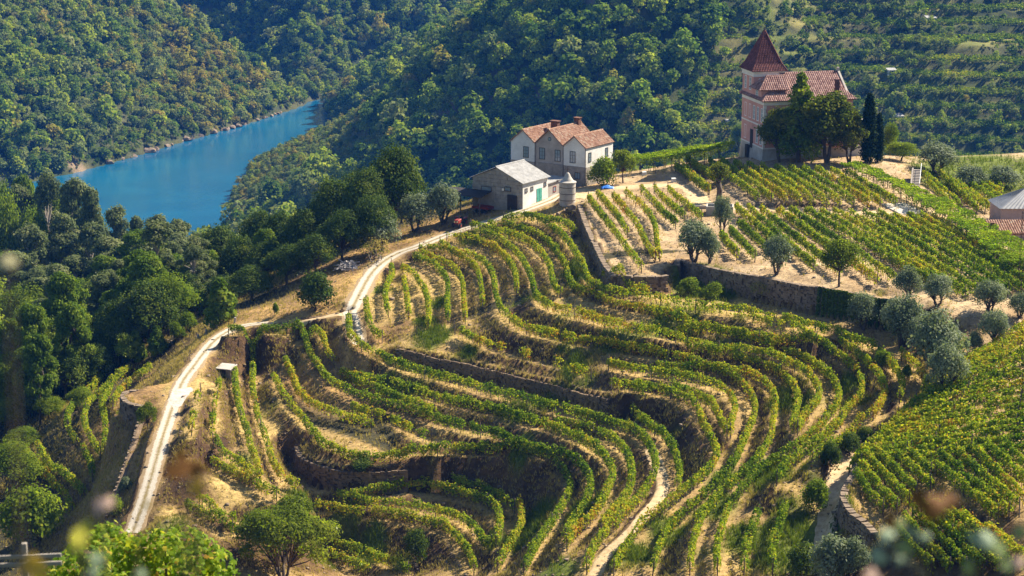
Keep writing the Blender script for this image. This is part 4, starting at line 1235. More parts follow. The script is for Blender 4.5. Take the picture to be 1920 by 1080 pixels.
tree_px('conical', 1497, 304, 104, 166, 'tall pointed tree with bright green top before the pink mansion', None, 0)
tree_px('garden', 1462, 304, 86, 100, 'dark spreading tree at the mansion corner, left of the pointed tree', 'dark garden trees by the mansion', 1)
tree_px('garden', 1550, 306, 122, 132, 'large dark tree in front of the mansion, right of the pointed tree', 'dark garden trees by the mansion', 0)
tree_px('garden', 1592, 306, 80, 96, 'smaller dark tree between the large garden tree and the cypress', 'dark garden trees by the mansion', 2)
tree_px('cypress', 1627, 306, 40, 120, 'tall dark cypress right of the garden trees', 'pair of dark cypresses', 0)
tree_px('cypress', 1645, 304, 30, 84, 'shorter dark cypress grown into the tall one', 'pair of dark cypresses', 0)
tree_px('broadleaf', 1384, 292, 34, 62, 'yellow-green tree at the back corner of the mansion', None, 0)
tree_px('broadleaf', 1669, 292, 38, 58, 'yellow-green tree right of the cypresses', None, 1)
tree_px('broadleaf', 1690, 302, 66, 36, 'low spreading tree above the stone stairs', None, 2)
tree_px('olive', 1757, 326, 80, 56, 'broad olive tree behind the stone stairs', OL, 0)
tree_px('shrub', 1820, 352, 66, 38, 'wide grey shrub behind the far vine rows', None, 11)
tree_px('shrub', 1880, 352, 70, 36, 'wide grey shrub behind the corrugated roof', None, 12)
tree_px('shrub', 594, 582, 76, 68, 'dark round bush standing alone on the dry slope', None, 5)
tree_px('shrub', 517, 592, 14, 24, 'tiny green sapling on the dry slope by the link path', None, 1)
tree_px('young_pine', 414, 610, 68, 90, 'bright young pine at the head of the dry grass slope', None, 0)
tree_px('young_pine', 256, 682, 48, 64, 'young pine above the left vine plot, beside the round bushes', None, 1)
tree_px('young_pine', 296, 668, 44, 58, 'young pine nearest the round bushes on the left slope', None, 0)
tree_px('shrub', 332, 640, 34, 34, 'round green bush, lower of the two on the dry slope', None, 2)
tree_px('shrub', 352, 622, 38, 34, 'round green bush, upper of the two on the dry slope', None, 3)
tree_px('shrub', 186, 700, 34, 36, 'small pale bush at the top of the left vine plot', None, 11)
tree_px('feathery', 532, 1092, 200, 158, 'wide feathery olive-green tree over the lowest terraces', None, 0)
tree_px('shrub', 58, 1032, 122, 112, 'glossy round green bush at the lower left edge', None, 4)
tree_px('broadleaf', 30, 930, 110, 96, 'dark leafy tree behind the glossy round bush', None, 1)
tree_px('shrub', 1505, 1085, 70, 62, 'dark grey-green shrub at the foot of the shaded track', None, 6)
tree_px('shrub', 1560, 1092, 96, 84, 'large grey-green shrub at the bottom of the shaded track', None, 12)
tree_px('shrub', 1600, 1078, 62, 66, 'silvery shrub against the wall end by the shaded track', None, 10)
tree_px('shrub', 1556, 884, 44, 56, 'dark bush on the inner side of the shaded track', None, 7)
tree_px('shrub', 1592, 850, 50, 36, 'low dark bush at the top of the shaded track, left one', None, 5)
tree_px('shrub', 1622, 828, 40, 30, 'low dark bush at the top of the shaded track, right one', None, 6)
tree_px('shrub', 1528, 958, 58, 56, 'bright yellow-green bush beside the shaded track', None, 0)
tree_px('sparse', 277, 812, 42, 56, 'small bare-trunked tree leaning beside the pale track', None, 2)
tree_px('shrub', 215, 970, 38, 40, 'small scrubby bush beside the lower end of the pale track', None, 3)
tree_px('shrub', 236, 922, 28, 26, 'little pale bush at the foot of the track wall', None, 10)
tree_px('shrub', 1290, 556, 46, 34, 'bright fern-green bush under the plateau wall, left one', None, 1)
tree_px('shrub', 1335, 562, 46, 30, 'bright fern-green bush under the plateau wall, right one', None, 2)
tree_px('shrub', 678, 884, 48, 26, 'dark bush hanging on the high curved wall', None, 8)
tree_px('shrub', 780, 1050, 46, 60, 'dark green bush on the lowest shaded bank', None, 9)
tree_px('dead_bush', 705, 492, 70, 44, 'leafless thorny bush between the woodpile and the olive', None, 0)
tree_px('dead_bush', 1425, 560, 50, 34, 'rusty dry bush at the foot of the field wall', None, 1)
for i, (u, v, w, h) in enumerate([(1650, 690, 26, 30), (1700, 715, 22, 30), (1740, 738, 24, 34), (1758, 676, 24, 40), (1780, 640, 20, 34)]):
    tree_px('shrub', u, v, w, h, 'small yellowing vine bush growing wild beside the large olives', 'wild vine bushes beside the large olives', i % 4)

# the dark wood along the ridge, the eucalypts and the pines on the left
OK_ = 'dark evergreen oaks along the ridge'
for u, vt, d, w, lab in [(738, 276, 352, 128, 'tallest dark oak of the ridge wood, top lit by the sun'), (682, 318, 346, 104, 'dark oak left of the tallest ridge oak'), (626, 338, 350, 112, 'dark oak with a light top in the middle of the ridge wood'),
                         (570, 392, 346, 96, 'dark oak standing low in the middle of the ridge wood'), (522, 400, 356, 92, 'dark oak over the dry slope, left part of the ridge wood'), (486, 396, 372, 92, 'lighter oak against the river at the ridge wood end'),
                         (410, 424, 384, 112, 'outermost ridge oak with its crown against the river'), (450, 446, 352, 96, 'dark oak before the outermost ridge oak'), (372, 490, 352, 128, 'broad oak low on the left slope under the eucalypts'),
                         (322, 520, 342, 96, 'oak on the left slope above the young pines'), (640, 398, 334, 92, 'dark oak nearest the woodpile'), (590, 440, 330, 92, 'dark oak hanging over the dry slope'), (700, 372, 336, 96, 'dark oak behind the olive by the woodpile'),
                         (536, 462, 332, 96, 'dark oak at the lower front of the ridge wood'), (470, 500, 330, 96, 'dark oak at the foot of the ridge wood by the young pine'), (420, 520, 336, 90, 'dark oak behind the bright young pine'), (222, 562, 326, 122, 'broad green oak left of the young pines'),
                         (268, 560, 336, 80, 'oak behind the two left young pines'), (180, 620, 322, 70, 'oak at the top of the left vine plot'), (660, 330, 366, 90, 'dark oak behind the tallest ridge oak'), (752, 340, 362, 70, 'dark oak right of the tallest ridge oak, behind the olives')]:
    tree_top('oak', u, vt, d, w, lab, OK_, (u * 7) % 4)
for u, vt, d, w, lab, k in ((4, 322, 540, 80, 'bright leafy tree at the left edge where the river meets the wood', 0), (44, 326, 545, 74, 'bright pine beside the first eucalypt against the river', 1), (100, 330, 540, 66, 'bright leafy tree between the first eucalypts against the river', 2),
                         (10, 372, 500, 84, 'pale leafy tree on the left edge below the river line', 1), (60, 372, 500, 70, 'pale leafy tree under the first eucalypts', 0)):
    tree_top('pine' if k == 1 and vt < 340 else 'broadleaf', u, vt, d, w, lab, None, k)
PN = 'umbrella pines on the left slope'
for u, vt, d, w, lab in [(122, 502, 330, 106, 'large umbrella pine on the left slope, highest crown'), (62, 562, 322, 92, 'umbrella pine at the left edge of the slope'), (128, 560, 316, 86, 'umbrella pine with two bare trunks, in front of the highest pine'),
                         (66, 620, 308, 84, 'lower umbrella pine over the left bushes'), (18, 592, 330, 76, 'umbrella pine cut by the left edge')]:
    tree_top('pine', u, vt, d, w, lab, PN, (u * 3) % 3)
EU = 'eucalypts against the river'
for i, (u, vt, d, w) in enumerate([(86, 328, 520, 84), (134, 332, 505, 90), (168, 350, 490, 70), (36, 350, 520, 90), (216, 386, 500, 72), (252, 404, 520, 56), (296, 404, 505, 78), (338, 410, 490, 70), (112, 400, 460, 90), (170, 420, 455, 84), (60, 420, 450, 92), (240, 440, 460, 92),
                                   (300, 462, 450, 82), (20, 470, 430, 92), (140, 480, 430, 86), (210, 500, 425, 84), (276, 500, 430, 70), (90, 500, 420, 84)]):
    lab = ('tall eucalypt with its top against the river, %s of eight from the left edge' % ORD[sorted([86, 134, 168, 36, 216, 252, 296, 338]).index(u)]) if i < 8 else ('eucalypt standing below the river skyline trees, %s from the left edge' % ORD[sorted([112, 170, 60, 240, 300, 20, 140, 210, 276, 90]).index(u)])
    tree_top('eucalyptus', u, vt, d, w, lab, ['eucalypts with tops against the river', 'eucalypts below the skyline trees'][i >= 8], i % 3)
for i, (u, vt, d, w) in enumerate([(120, 690, 318, 70), (60, 700, 314, 80), (20, 740, 312, 76), (90, 740, 308, 60), (150, 740, 306, 56), (20, 690, 320, 70), (40, 800, 300, 70), (8, 850, 296, 70)]):
    tree_top('broadleaf', u, vt, d, w, ['leafy tree right under the twin-trunked umbrella pine', 'leafy tree under the lower umbrella pine, set back', 'leafy tree at the left edge under the umbrella pines', 'leafy tree between the umbrella pines and the left vine plot', 'leafy tree touching the top of the left vine plot', 'leafy tree at the left edge beside the cut umbrella pine', 'leafy tree left of the steep left vine rows', 'lowest leafy tree at the left edge'][i], 'leafy trees below the umbrella pines', i % 3)
print('trees', round(time.time() - T0, 1))

# ------------------------------------------------------------------ woods on the slopes: the largest as trees of their own, the rest as one wood
FARV = []
def far_variant(seed, mat, shape, n=230, lf=(.07, .16), nl=8):
    rng = np.random.default_rng(900 + seed)
    W = 1.0
    lo = lobes_round(rng, nl, W, .12, shape, (.19, .30) if nl < 12 else (.14, .22), .85)
    v, tone = crown_cloud(rng, lo, n, lf, aspect=1.1)
    nv = len(v)
    tb = Build().tube([(0, 0, -.25), (0, 0, .35)], [.035, .025], 4)
    v = np.vstack([v, np.array(tb.v)]); f = quad_faces(n)
    f = np.vstack([f, np.array([q for q in tb.f if len(q) == 4][:4], np.int32) + nv])
    return mesh_np('hillside_tree', v, f, M[mat], attrs={'tone': np.concatenate([np.repeat(tone, 4), np.full(len(tb.v), .2)])})
for mi, mat in enumerate(('far_green', 'far_olive', 'far_warm')):
    for k in range(4):
        FARV.append(far_variant(mi * 10 + k, mat, (.8, .95, 1.15, 1.5)[k]))

NEARV = []
for k in range(4):
    for mat in ('far_green', 'far_olive'): NEARV.append(far_variant(60 + k, mat, (.95, 1.1, 1.4, 1.8)[k], 1500, (.035, .075), 18))

def project(x, y, z):
    yc = y * CP - z * SP; zc = y * SP + z * CP
    return 960 + FPX * x / yc, 540 - FPX * zc / yc, np.sqrt(x * x + y * y + z * z)

rng = np.random.default_rng(77)
def scatter(n, x0, x1, y0, y1): return rng.uniform(x0, x1, n), rng.uniform(y0, y1, n)
# beyond the river and behind the knoll
fxp, fyp = scatter(230000, -760, 690, 700, 1960)
nearx, neary = scatter(26000, -330, 330, 185, 760)
X = np.concatenate([fxp, nearx]); Y = np.concatenate([fyp, neary])
Z = ground(X, Y)
u_, v_, d_ = project(X, Y, Z + 3)
ok = (u_ > -420) & (u_ < 2300) & (v_ > -140) & (v_ < 1000)
ok &= Z > RIVER_Z + .7
tyard = (X > FX0) & (X < FX1) & (Y < 400)
dd, _, sd = dist_line(X, Y, np.vstack([roads3['road'][0][:, :2], roads3['link'][0][:, :2], roads3['lower'][0][:, :2]]))
leftwood = (Y < 700) & (sd < 0) & (dd > 24) & (X < 20) & ~((Y < 312) & (X > -84))
crest = (Y > 404) | (Y > 388) & (X < -15)
backslope = (Y > 470) & (Y < 760) & ~leftwood
far = Y > 720
ok &= far | leftwood | backslope
n1 = fbm(X, Y, 55, 201, 3); n2 = fbm(X, Y, 18, 203, 2)
e = terr(X, Y) * smooth(760, 820, Y)
fq = far_surface(X, Y)[4]
size = np.where(far, rng.gamma(3.4, 1.85, len(X)), rng.gamma(9, .75, len(X))) * (1 + .35 * n1)
size = np.clip(size, 1.9, 15)
dens = np.clip(.95 + .6 * n1 + .4 * n2, .2, 1)
dens = np.where(e > .5, np.where(fq > .62, .55, .030) * (1 + 1.2 * n1), dens)
size = np.where(e > .5, np.where(rng.random(len(X)) < .72, np.clip(size * .5, 1.6, 4), np.clip(size * .9, 2, 9)), size)
size = np.where(backslope & (X > 60), np.clip(size, 2, 5.5), size)
nose = (dist_line(X, Y, BANK_NEAR)[0] < 70) & (Y > 1020) & (Y < 1310) & (X > -170)
size = np.where(nose, np.clip(size * .55, 1.4, 4.5), size)
dens = np.where(nose, dens * .8, dens)
ok &= rng.random(len(X)) < dens * np.where(far, 40 / np.maximum(size, 4.5) ** 2, 34 / np.maximum(size, 5) ** 2)
X, Y, Z, size, n1, n2, far, e = (a[ok] for a in (X, Y, Z, size, n1, n2, far, e))
kindr = rng.random(len(X)) + .35 * n2
warm = 1.2 * np.exp(-(((X + 205) / 55) ** 2 + ((Y - 1370) / 80) ** 2))
mi = np.where(kindr > np.where((X < -120) & (Y < 1500), .58, .80), 1, 0); mi = np.where(rng.random(len(X)) < .035 + .5 * warm, 2, mi)  # more pale-leaved trees across the river, colouring in its stronger sunlight
mi = np.where(nose[ok] & (rng.random(len(X)) < .75), np.where(rng.random(len(X)) < .3, 2, 1), mi)
mi = np.where((e > .5) & (rng.random(len(X)) < .5), 1, mi)
shp = rng.integers(0, 4, len(X))
var = mi * 4 + shp
rot = rng.uniform(0, 6.28, len(X))
u_, v_, d_ = project(X, Y, Z + size * .5)
# is the crown in view over the ground before it?
tt = np.linspace(.08, .985, 70)
vis = np.ones(len(X), bool)
zt = Z + size * .8
for t in tt:
    vis &= ground(X * t, Y * t) < zt * t + .5
vis &= (u_ > 0) & (u_ < 1920) & (v_ > -5) & (v_ < 1080)
big = np.where(vis, size / d_, 0)
# stay clear of the trees placed by hand
# no self-sown tree of the near wood may stand up before the river or the far hill where the photograph shows none
LIM = np.interp(u_, [0, 180, 300, 360, 430, 480, 560, 600, 640, 690, 735, 780, 800, 900, 1000, 1100, 1200, 1400], [334, 352, 412, 436, 432, 402, 396, 366, 340, 312, 290, 322, 410, 425, 430, 350, 332, 312])
ut, vt_, dt_ = project(X, Y, Z + size * 1.9)
low = ~((Y < 760) & (u_ < 1430) & (vt_ < LIM))
X, Y, Z, size, n1, n2, far, e, mi, shp, var, rot, vis, big, d_ = (a[low] for a in (X, Y, Z, size, n1, n2, far, e, mi, shp, var, rot, vis, big, d_))
order = np.argsort(-big)
SOLO = order[:290]
solo_mask = np.zeros(len(X), bool); solo_mask[SOLO] = True
def where2(i):
    u, v, d = project(X[i], Y[i], Z[i] + 2)
    side = 'at the left edge of the wood' if u < 110 else 'behind the umbrella pines' if u < 250 else 'in the middle of the wood' if u < 360 else 'under the ridge oaks' if u < 520 else 'behind the ridge oaks'
    deep = ', near the left vine plot' if Y[i] < 335 else ', a short way down the slope' if Y[i] < 420 else ', half way to the river' if Y[i] < 560 else ', close to the river'
    return ' ' + side + deep
KN = ['oak', 'broadleaf', 'pine', 'eucalyptus']
for i in SOLO:
    if Y[i] < 760:
        kd = KN[(int(X[i] * 7) + i) % 4] if X[i] < 0 else KN[i % 2]
        w_, h_ = {'oak': (1.25, 1.2), 'broadleaf': (1.15, 1.15), 'pine': (1.0, 1.6), 'eucalyptus': (1.05, 1.9)}[kd]
        where_ = 'on the wooded slope falling to the river' if X[i] < -20 else 'on the slope behind the white house'
        what = {'oak': 'dark oak', 'broadleaf': 'green leafy tree', 'pine': 'umbrella pine', 'eucalyptus': 'grey-green eucalypt'}[kd]
        tree(kd, (X[i], Y[i], Z[i]), size[i] * h_, size[i] * w_, what + where2(i) if X[i] < -20 else what + ' low ' + where_, what + 's ' + where_, i % 3, rot[i])
        continue
    o = link('hillside_tree', FARV[var[i]], None, (X[i], Y[i], Z[i]), (0, 0, rot[i]), (size[i],) * 3)
    side = 'the hillside across the river' if X[i] < -120 else 'the far hillside behind the houses'
    put(o, ['rounded green tree', 'grey-green tree', 'yellowing tree'][mi[i]] + ' on ' + side, 'tree', ['rounded green trees', 'grey-green trees', 'yellowing trees'][mi[i]] + ' of ' + side)

def instance_wood(name, sel, meshes, vv, scl, rots):
    col = bpy.data.collections.new(name + '_kinds')
    for i, me in enumerate(meshes):
        ob = bpy.data.objects.new('kind_%02d' % i, me); col.objects.link(ob)
    me = bpy.data.meshes.new(name)
    P = np.stack([X[sel], Y[sel], Z[sel]], -1).astype(np.float32)
    me.vertices.add(len(P)); me.vertices.foreach_set('co', P.ravel())
    for nm, a, ty in (('size', scl[sel], 'FLOAT'), ('turn', rots[sel], 'FLOAT'), ('which', vv[sel], 'INT')):
        at = me.attributes.new(nm, ty, 'POINT'); at.data.foreach_set('value', np.ascontiguousarray(a, np.float32 if ty == 'FLOAT' else np.int32))
    ob = link(name, me)
    ng = bpy.data.node_groups.new(name, 'GeometryNodeTree')
    ng.interface.new_socket('Geometry', in_out='INPUT', socket_type='NodeSocketGeometry'); ng.interface.new_socket('Geometry', in_out='OUTPUT', socket_type='NodeSocketGeometry')
    gi = ng.nodes.new('NodeGroupInput'); go = ng.nodes.new('NodeGroupOutput')
    ip = ng.nodes.new('GeometryNodeInstanceOnPoints'); ci = ng.nodes.new('GeometryNodeCollectionInfo')
    ci.inputs['Collection'].default_value = col; ci.inputs['Separate Children'].default_value = True; ci.inputs['Reset Children'].default_value = True
    def attr(nm, ty):
        n = ng.nodes.new('GeometryNodeInputNamedAttribute'); n.data_type = ty; n.inputs['Name'].default_value = nm; return n.outputs['Attribute']
    cx = ng.nodes.new('ShaderNodeCombineXYZ'); ng.links.new(attr('turn', 'FLOAT'), cx.inputs['Z'])
    ng.links.new(gi.outputs[0], ip.inputs['Points']); ng.links.new(ci.outputs[0], ip.inputs['Instance'])
    ip.inputs['Pick Instance'].default_value = True
    ng.links.new(attr('which', 'INT'), ip.inputs['Instance Index'])
    rt = ng.nodes.new('FunctionNodeEulerToRotation'); ng.links.new(cx.outputs[0], rt.inputs[0]); ng.links.new(rt.outputs[0], ip.inputs['Rotation'])
    ng.links.new(attr('size', 'FLOAT'), ip.inputs['Scale'])
    ng.links.new(ip.outputs[0], go.inputs[0])
    md = ob.modifiers.new('wood', 'NODES'); md.node_group = ng
    return ob
o = instance_wood('forest', ~solo_mask & (Y > 760), FARV, var, size, rot)
put(o, 'mixed green wood covering the far valley slopes', 'wood', kind='stuff')
o = instance_wood('woodland', ~solo_mask & (Y <= 760), NEARV, shp * 2 + (mi > 0), size, rot)
put(o, 'mixed wood on the slope between the ridge and the river', 'wood', kind='stuff')
print('forest', len(X), 'solo', len(SOLO), round(time.time() - T0, 1))

# vines on the benches of the far slope: small rows one cannot count
n = 2000000
x, y = rng.uniform(30, 340, n), rng.uniform(800, 1240, n)
z = ground(x, y)
u_, v_, d_ = project(x, y, z)
k = (u_ > 1100) & (u_ < 2060) & (v_ > -60) & (v_ < 380)
x, y, z = x[k], y[k], z[k]
e = terr(x, y)
fq = far_surface(x, y)[4]
plot = fbm(x, y, 45, 301, 2)
k = (e > .35) & (plot > -.35) & (np.abs(((fq / .60) * 4) % 1 - .5) < .2) & (fq < .60)
u_, v_, d_ = project(x, y, z)
k &= (u_ > 1100) & (u_ < 2000) & (v_ > -60) & (v_ < 380)
x, y, z, plot = x[k][:150000], y[k][:150000], z[k][:150000], plot[k][:150000]
m_ = len(x)
c = np.stack([x, y, z + rng.uniform(.3, 1.5, m_)], -1)
v = leaf_quads(c, np.stack([rng.normal(0, .6, m_), rng.normal(-.4, .6, m_), np.full(m_, .8)], -1), rng.uniform(.55, 1.0, m_), rng)
me = mesh_np('far_vines', v, quad_faces(m_), M['vine'], attrs={'tone': np.clip(.55 + .25 * fbm(x, y, 30, 305, 2) + rng.normal(0, .1, m_), 0, 1)})
put(link('far_vines', me), 'vines on the narrow benches of the far slope', 'vines', kind='stuff')

# grass, straw and weeds on the banks
nt_ = 330000
x, y = rng.uniform(-88, 96, nt_), rng.uniform(196, 380, nt_)
z = ground(x, y); sl = bil(SLOPE, FX0, FY0, FS, x, y); gr = bil(GREENF.reshape(FXX.shape), FX0, FY0, FS, x, y); rd = bil(ROADMASK, FX0, FY0, FS, x, y)
vm = bil(VINEMASK, FX0, FY0, FS, x, y)
u_, v_, d_ = project(x, y, z)
w = .22 + .8 * smooth(.25, .6, sl) + .9 * gr
w *= np.where(z > -65, .28, 1) * np.clip(.6 + .9 * fbm(x, y, 5, 401, 2), .05, 1.4)
k = (rng.random(nt_) < w) & (rd < .2) & (u_ > -40) & (u_ < 1960) & (v_ < 1110)
x, y, z, gr = x[k], y[k], z[k], gr[k]
n = len(x); nb_ = 4
px = np.repeat(x, nb_) + rng.normal(0, .10, n * nb_); py = np.repeat(y, nb_) + rng.normal(0, .10, n * nb_); pz = np.repeat(z, nb_)
hgt = rng.uniform(.2, .58, n * nb_) * (1 + .9 * np.repeat(gr, nb_)); ang = rng.uniform(0, 6.28, n * nb_); lean = rng.normal(0, .35, (n * nb_, 2))
wd = rng.uniform(.03, .065, n * nb_)
dx, dy = np.cos(ang) * wd, np.sin(ang) * wd
A_ = np.stack([px - dx, py - dy, pz - .03], -1); B_ = np.stack([px + dx, py + dy, pz - .03], -1); C_ = np.stack([px + lean[:, 0] * hgt, py + lean[:, 1] * hgt, pz + hgt], -1)
v = np.stack([A_, B_, C_], 1).reshape(-1, 3)
tone = np.clip(np.repeat(.78 - .78 * np.clip(gr * 1.3, 0, 1) + rng.normal(0, .1, n), nb_) + rng.normal(0, .08, n * nb_), 0, 1)
me = mesh_np('grass', v, np.arange(3 * n * nb_, dtype=np.int32).reshape(-1, 3), M['grass'], attrs={'tone': np.repeat(tone, 3)})
put(link('grass', me), 'dry straw and green weeds on the terrace banks', 'grass', kind='stuff')
# loose stones and clods on the banks and tracks
ns_ = 26000
x, y = rng.uniform(-88, 96, ns_), rng.uniform(196, 380, ns_)
sl = bil(SLOPE, FX0, FY0, FS, x, y)
u_, v_, d_ = project(x, y, ground(x, y))
k = (rng.random(ns_) < .18 + .7 * smooth(.3, .7, sl)) & (u_ > -30) & (u_ < 1950) & (v_ < 1100)
x, y = x[k], y[k]; n = len(x)
q8 = np.array([(-1, -1, -1), (1, -1, -1), (1, 1, -1), (-1, 1, -1), (-1, -1, 1), (1, -1, 1), (1, 1, 1), (-1, 1, 1)], float)
sz = (rng.gamma(2.0, .045, n) + .03)[:, None, None]
v = q8[None] * sz * rng.uniform(.5, 1.1, (n, 8, 3)) * np.array([1, 1, .6]) + np.stack([x, y, ground(x, y)], -1)[:, None]
f = (np.arange(n)[:, None, None] * 8 + np.array(BOXF)[None]).reshape(-1, 4)
put(link('loose_stones', mesh_np('loose_stones', v.reshape(-1, 3), f, M['stone'])), 'loose stones and clods lying on the banks', 'stones', kind='stuff')
print('done: far vine quads', m_)
print('grass tufts', n, round(time.time() - T0, 1))
# ------------------------------------------------------------------ buildings
M['white_wall'] = plain('white_plaster', (.44, .42, .38), (.70, .69, .65), .35, .9, .01)
M['grey_wall'] = plain('grey_render', (.24, .21, .18), (.40, .355, .31), .6, .9, .015)
M['plinth'] = plain('stone_plinth', (.17, .145, .12), (.33, .29, .245), 1.1, .9, .03)
M['pink'] = plain('pink_plaster', (.44, .215, .175), (.58, .31, .255), .5, .9, .01)
M['trim'] = plain('pale_trim', (.58, .53, .46), (.72, .67, .60), 1.0, .85, .008)
M['frame'] = plain('dark_window_frame', (.035, .030, .028), (.07, .06, .055), 3, .6, .003)
M['white_frame'] = plain('white_window_frame', (.66, .65, .62), (.78, .77, .74), 3, .6, .003)
M['block'] = plain('concrete_block', (.20, .17, .14), (.36, .315, .265), 1.3, .92, .02, obj_space=False)
M['concrete'] = plain('weathered_concrete', (.25, .225, .19), (.46, .42, .365), .8, .9, .02)
M['sheet'] = plain('fibre_cement_sheet', (.17, .165, .155), (.36, .35, .33), 1.1, .75, .01)
M['metal_sheet'] = plain('corrugated_metal', (.13, .135, .14), (.235, .24, .25), .5, .55, .005, .4)
M['green_door'] = plain('green_painted_door', (.045, .22, .165), (.085, .32, .25), 1.5, .6, .005)
M['dark_wood'] = plain('dark_wood', (.018, .015, .015), (.05, .04, .035), 2, .8, .01)
M['iron'] = plain('rusty_iron', (.03, .022, .018), (.10, .06, .04), 5, .7, .004)
M['red'] = plain('red_paint', (.16, .018, .012), (.26, .035, .02), 2, .5, .004, .4)  # red darkened to stand in for shade over the tractor
M['rubber'] = plain('tyre_rubber', (.012, .012, .012), (.035, .033, .03), 4, .85, .01)
M['blue'] = plain('blue_tarpaulin', (.02, .12, .52), (.06, .26, .72), 2, .5, .01, .4)
M['lamp'] = plain('lamp_glass', (.75, .62, .30), (.85, .75, .45), 4, .2, .001, .5)
M['pool'] = plain('green_water', (.05, .07, .02), (.09, .11, .03), 2, .15, .003, .5)
M['dead_wood'] = plain('bleached_branches', (.20, .175, .16), (.48, .44, .41), 4, .9, .005)
def glass_mat():
    m, nt, out = new_mat('window_glass')
    surface(nt, out, (.20, .25, .28), .12, None, 0, .8); return m  # base colour lightened to stand in for reflected sky
M['glass'] = glass_mat()
def tile_mat(name, stops):
    m, nt, out = new_mat(name)
    at = N(nt, 'ShaderNodeAttribute', attribute_name='tone'); pos = coords(nt)
    nn = noise(nt, 1.5, 4.0, pos); n2 = noise(nt, 14, 3.0, pos)
    ad = N(nt, 'ShaderNodeMath', operation='MULTIPLY_ADD'); nt.links.new(nn, ad.inputs[0]); ad.inputs[1].default_value = .6; nt.links.new(at.outputs['Fac'], ad.inputs[2])
    surface(nt, out, ramp(nt, ad.outputs[0], stops), .85, n2, .01, .2); return m
M['terracotta'] = tile_mat('terracotta_tiles', [(.25, (.115, .055, .034)), (.6, (.225, .115, .070)), (.9, (.32, .19, .125)), (1.0, (.32, .25, .18))])
M['old_tiles'] = tile_mat('old_brown_tiles', [(.25, (.10, .048, .040)), (.6, (.205, .105, .085)), (.95, (.34, .21, .17))])
M['tower_tiles'] = tile_mat('dark_red_tiles', [(.25, (.055, .020, .018)), (.65, (.105, .034, .030)), (1.0, (.17, .06, .05))])

def tiled(name, faces, mat, parent, tw=.30, tl=.42, deck=.10, ridges=(), seed=0, amp=.055):
    """roof: each face is a polygon (first edge is the eave, counter-clockwise from above); rows of half-round tiles on a solid deck, capped ridges"""
    rng = np.random.default_rng(seed)
    V, F, T = [], [], []
    for poly in faces:
        P = [Vector(p) for p in poly]
        a, b_ = P[0], P[1]
        ex = (b_ - a).normalized(); n = (b_ - a).cross(P[-1] - a).normalized()
        if n.z < 0: n = -n
        ey = n.cross(ex).normalized()
        if (P[-1] - a).dot(ey) < 0: ey = -ey
        loc = [((p - a).dot(ex), (p - a).dot(ey)) for p in P]
        xs = [q[0] for q in loc]; ys = [q[1] for q in loc]
        def span(y):
            hits = []
            for (x0, y0), (x1, y1) in zip(loc, loc[1:] + loc[:1]):
                if (y0 - y) * (y1 - y) <= 0 and abs(y1 - y0) > 1e-9: hits.append(x0 + (x1 - x0) * (y - y0) / (y1 - y0))
            return (min(hits), max(hits)) if len(hits) >= 2 else None
        # deck
        k = len(V)
        for p in P: V.append(tuple(p - n * deck))
        for p in P: V.append(tuple(p))
        m = len(P)
        F.append(tuple(range(k, k + m))[::-1]); F.append(tuple(range(k + m, k + 2 * m)))
        for i in range(m): F.append((k + i, k + (i + 1) % m, k + m + (i + 1) % m, k + m + i))
        T += [.4] * (2 + m)
        y = 0.0; hy = max(ys); r = 0
        while y < hy - .05:
            y1 = min(y + tl, hy); s = span((y + y1) / 2)
            if s:
                x = math.floor(s[0] / tw) * tw
                while x < s[1]:
                    xa, xb = max(x, s[0]), min(x + tw, s[1])
                    if xb - xa > .06:
                        k = len(V); lift = .03 + rng.uniform(0, .012)
                        prof = [(0, 0), (.2, amp), (.5, amp * 1.45), (.8, amp), (1, 0)]
                        for yy, up in ((y, lift), (y1 + .02, .006)):
                            for t, h in prof: V.append(tuple(a + ex * (xa + (xb - xa) * t) + ey * yy + n * (h + up)))
                        t = float(np.clip(rng.normal(.42, .15), .05, .95))
                        for j in range(4): F.append((k + j, k + j + 1, k + 6 + j, k + 5 + j)); T.append(t)
                        F.append((k, k + 1, k + 2, k + 3)[::-1]); T.append(t)
                    x += tw
            y += tl; r += 1
    me = bpy.data.meshes.new(name)
    b = Build(); b.v = V; b.f = F
    for p, q in ridges:
        nf = len(b.f); p, q = Vector(p), Vector(q); L = (q - p).length; k = max(1, int(L / .45))
        for i in range(k):
            b.tube([p.lerp(q, i / k), p.lerp(q, min(1, (i + 1.08) / k))], [.15, .125], 6)
        T += [float(np.clip(rng.normal(.5, .15), 0, 1)) for _ in range(len(b.f) - nf)]
    me.from_pydata(b.v, [], b.f); me.materials.append(mat)
    at = me.attributes.new('tone', 'FLOAT', 'FACE'); at.data.foreach_set('value', np.array(T, np.float32))
    me.update()
    return link(name, me, parent)

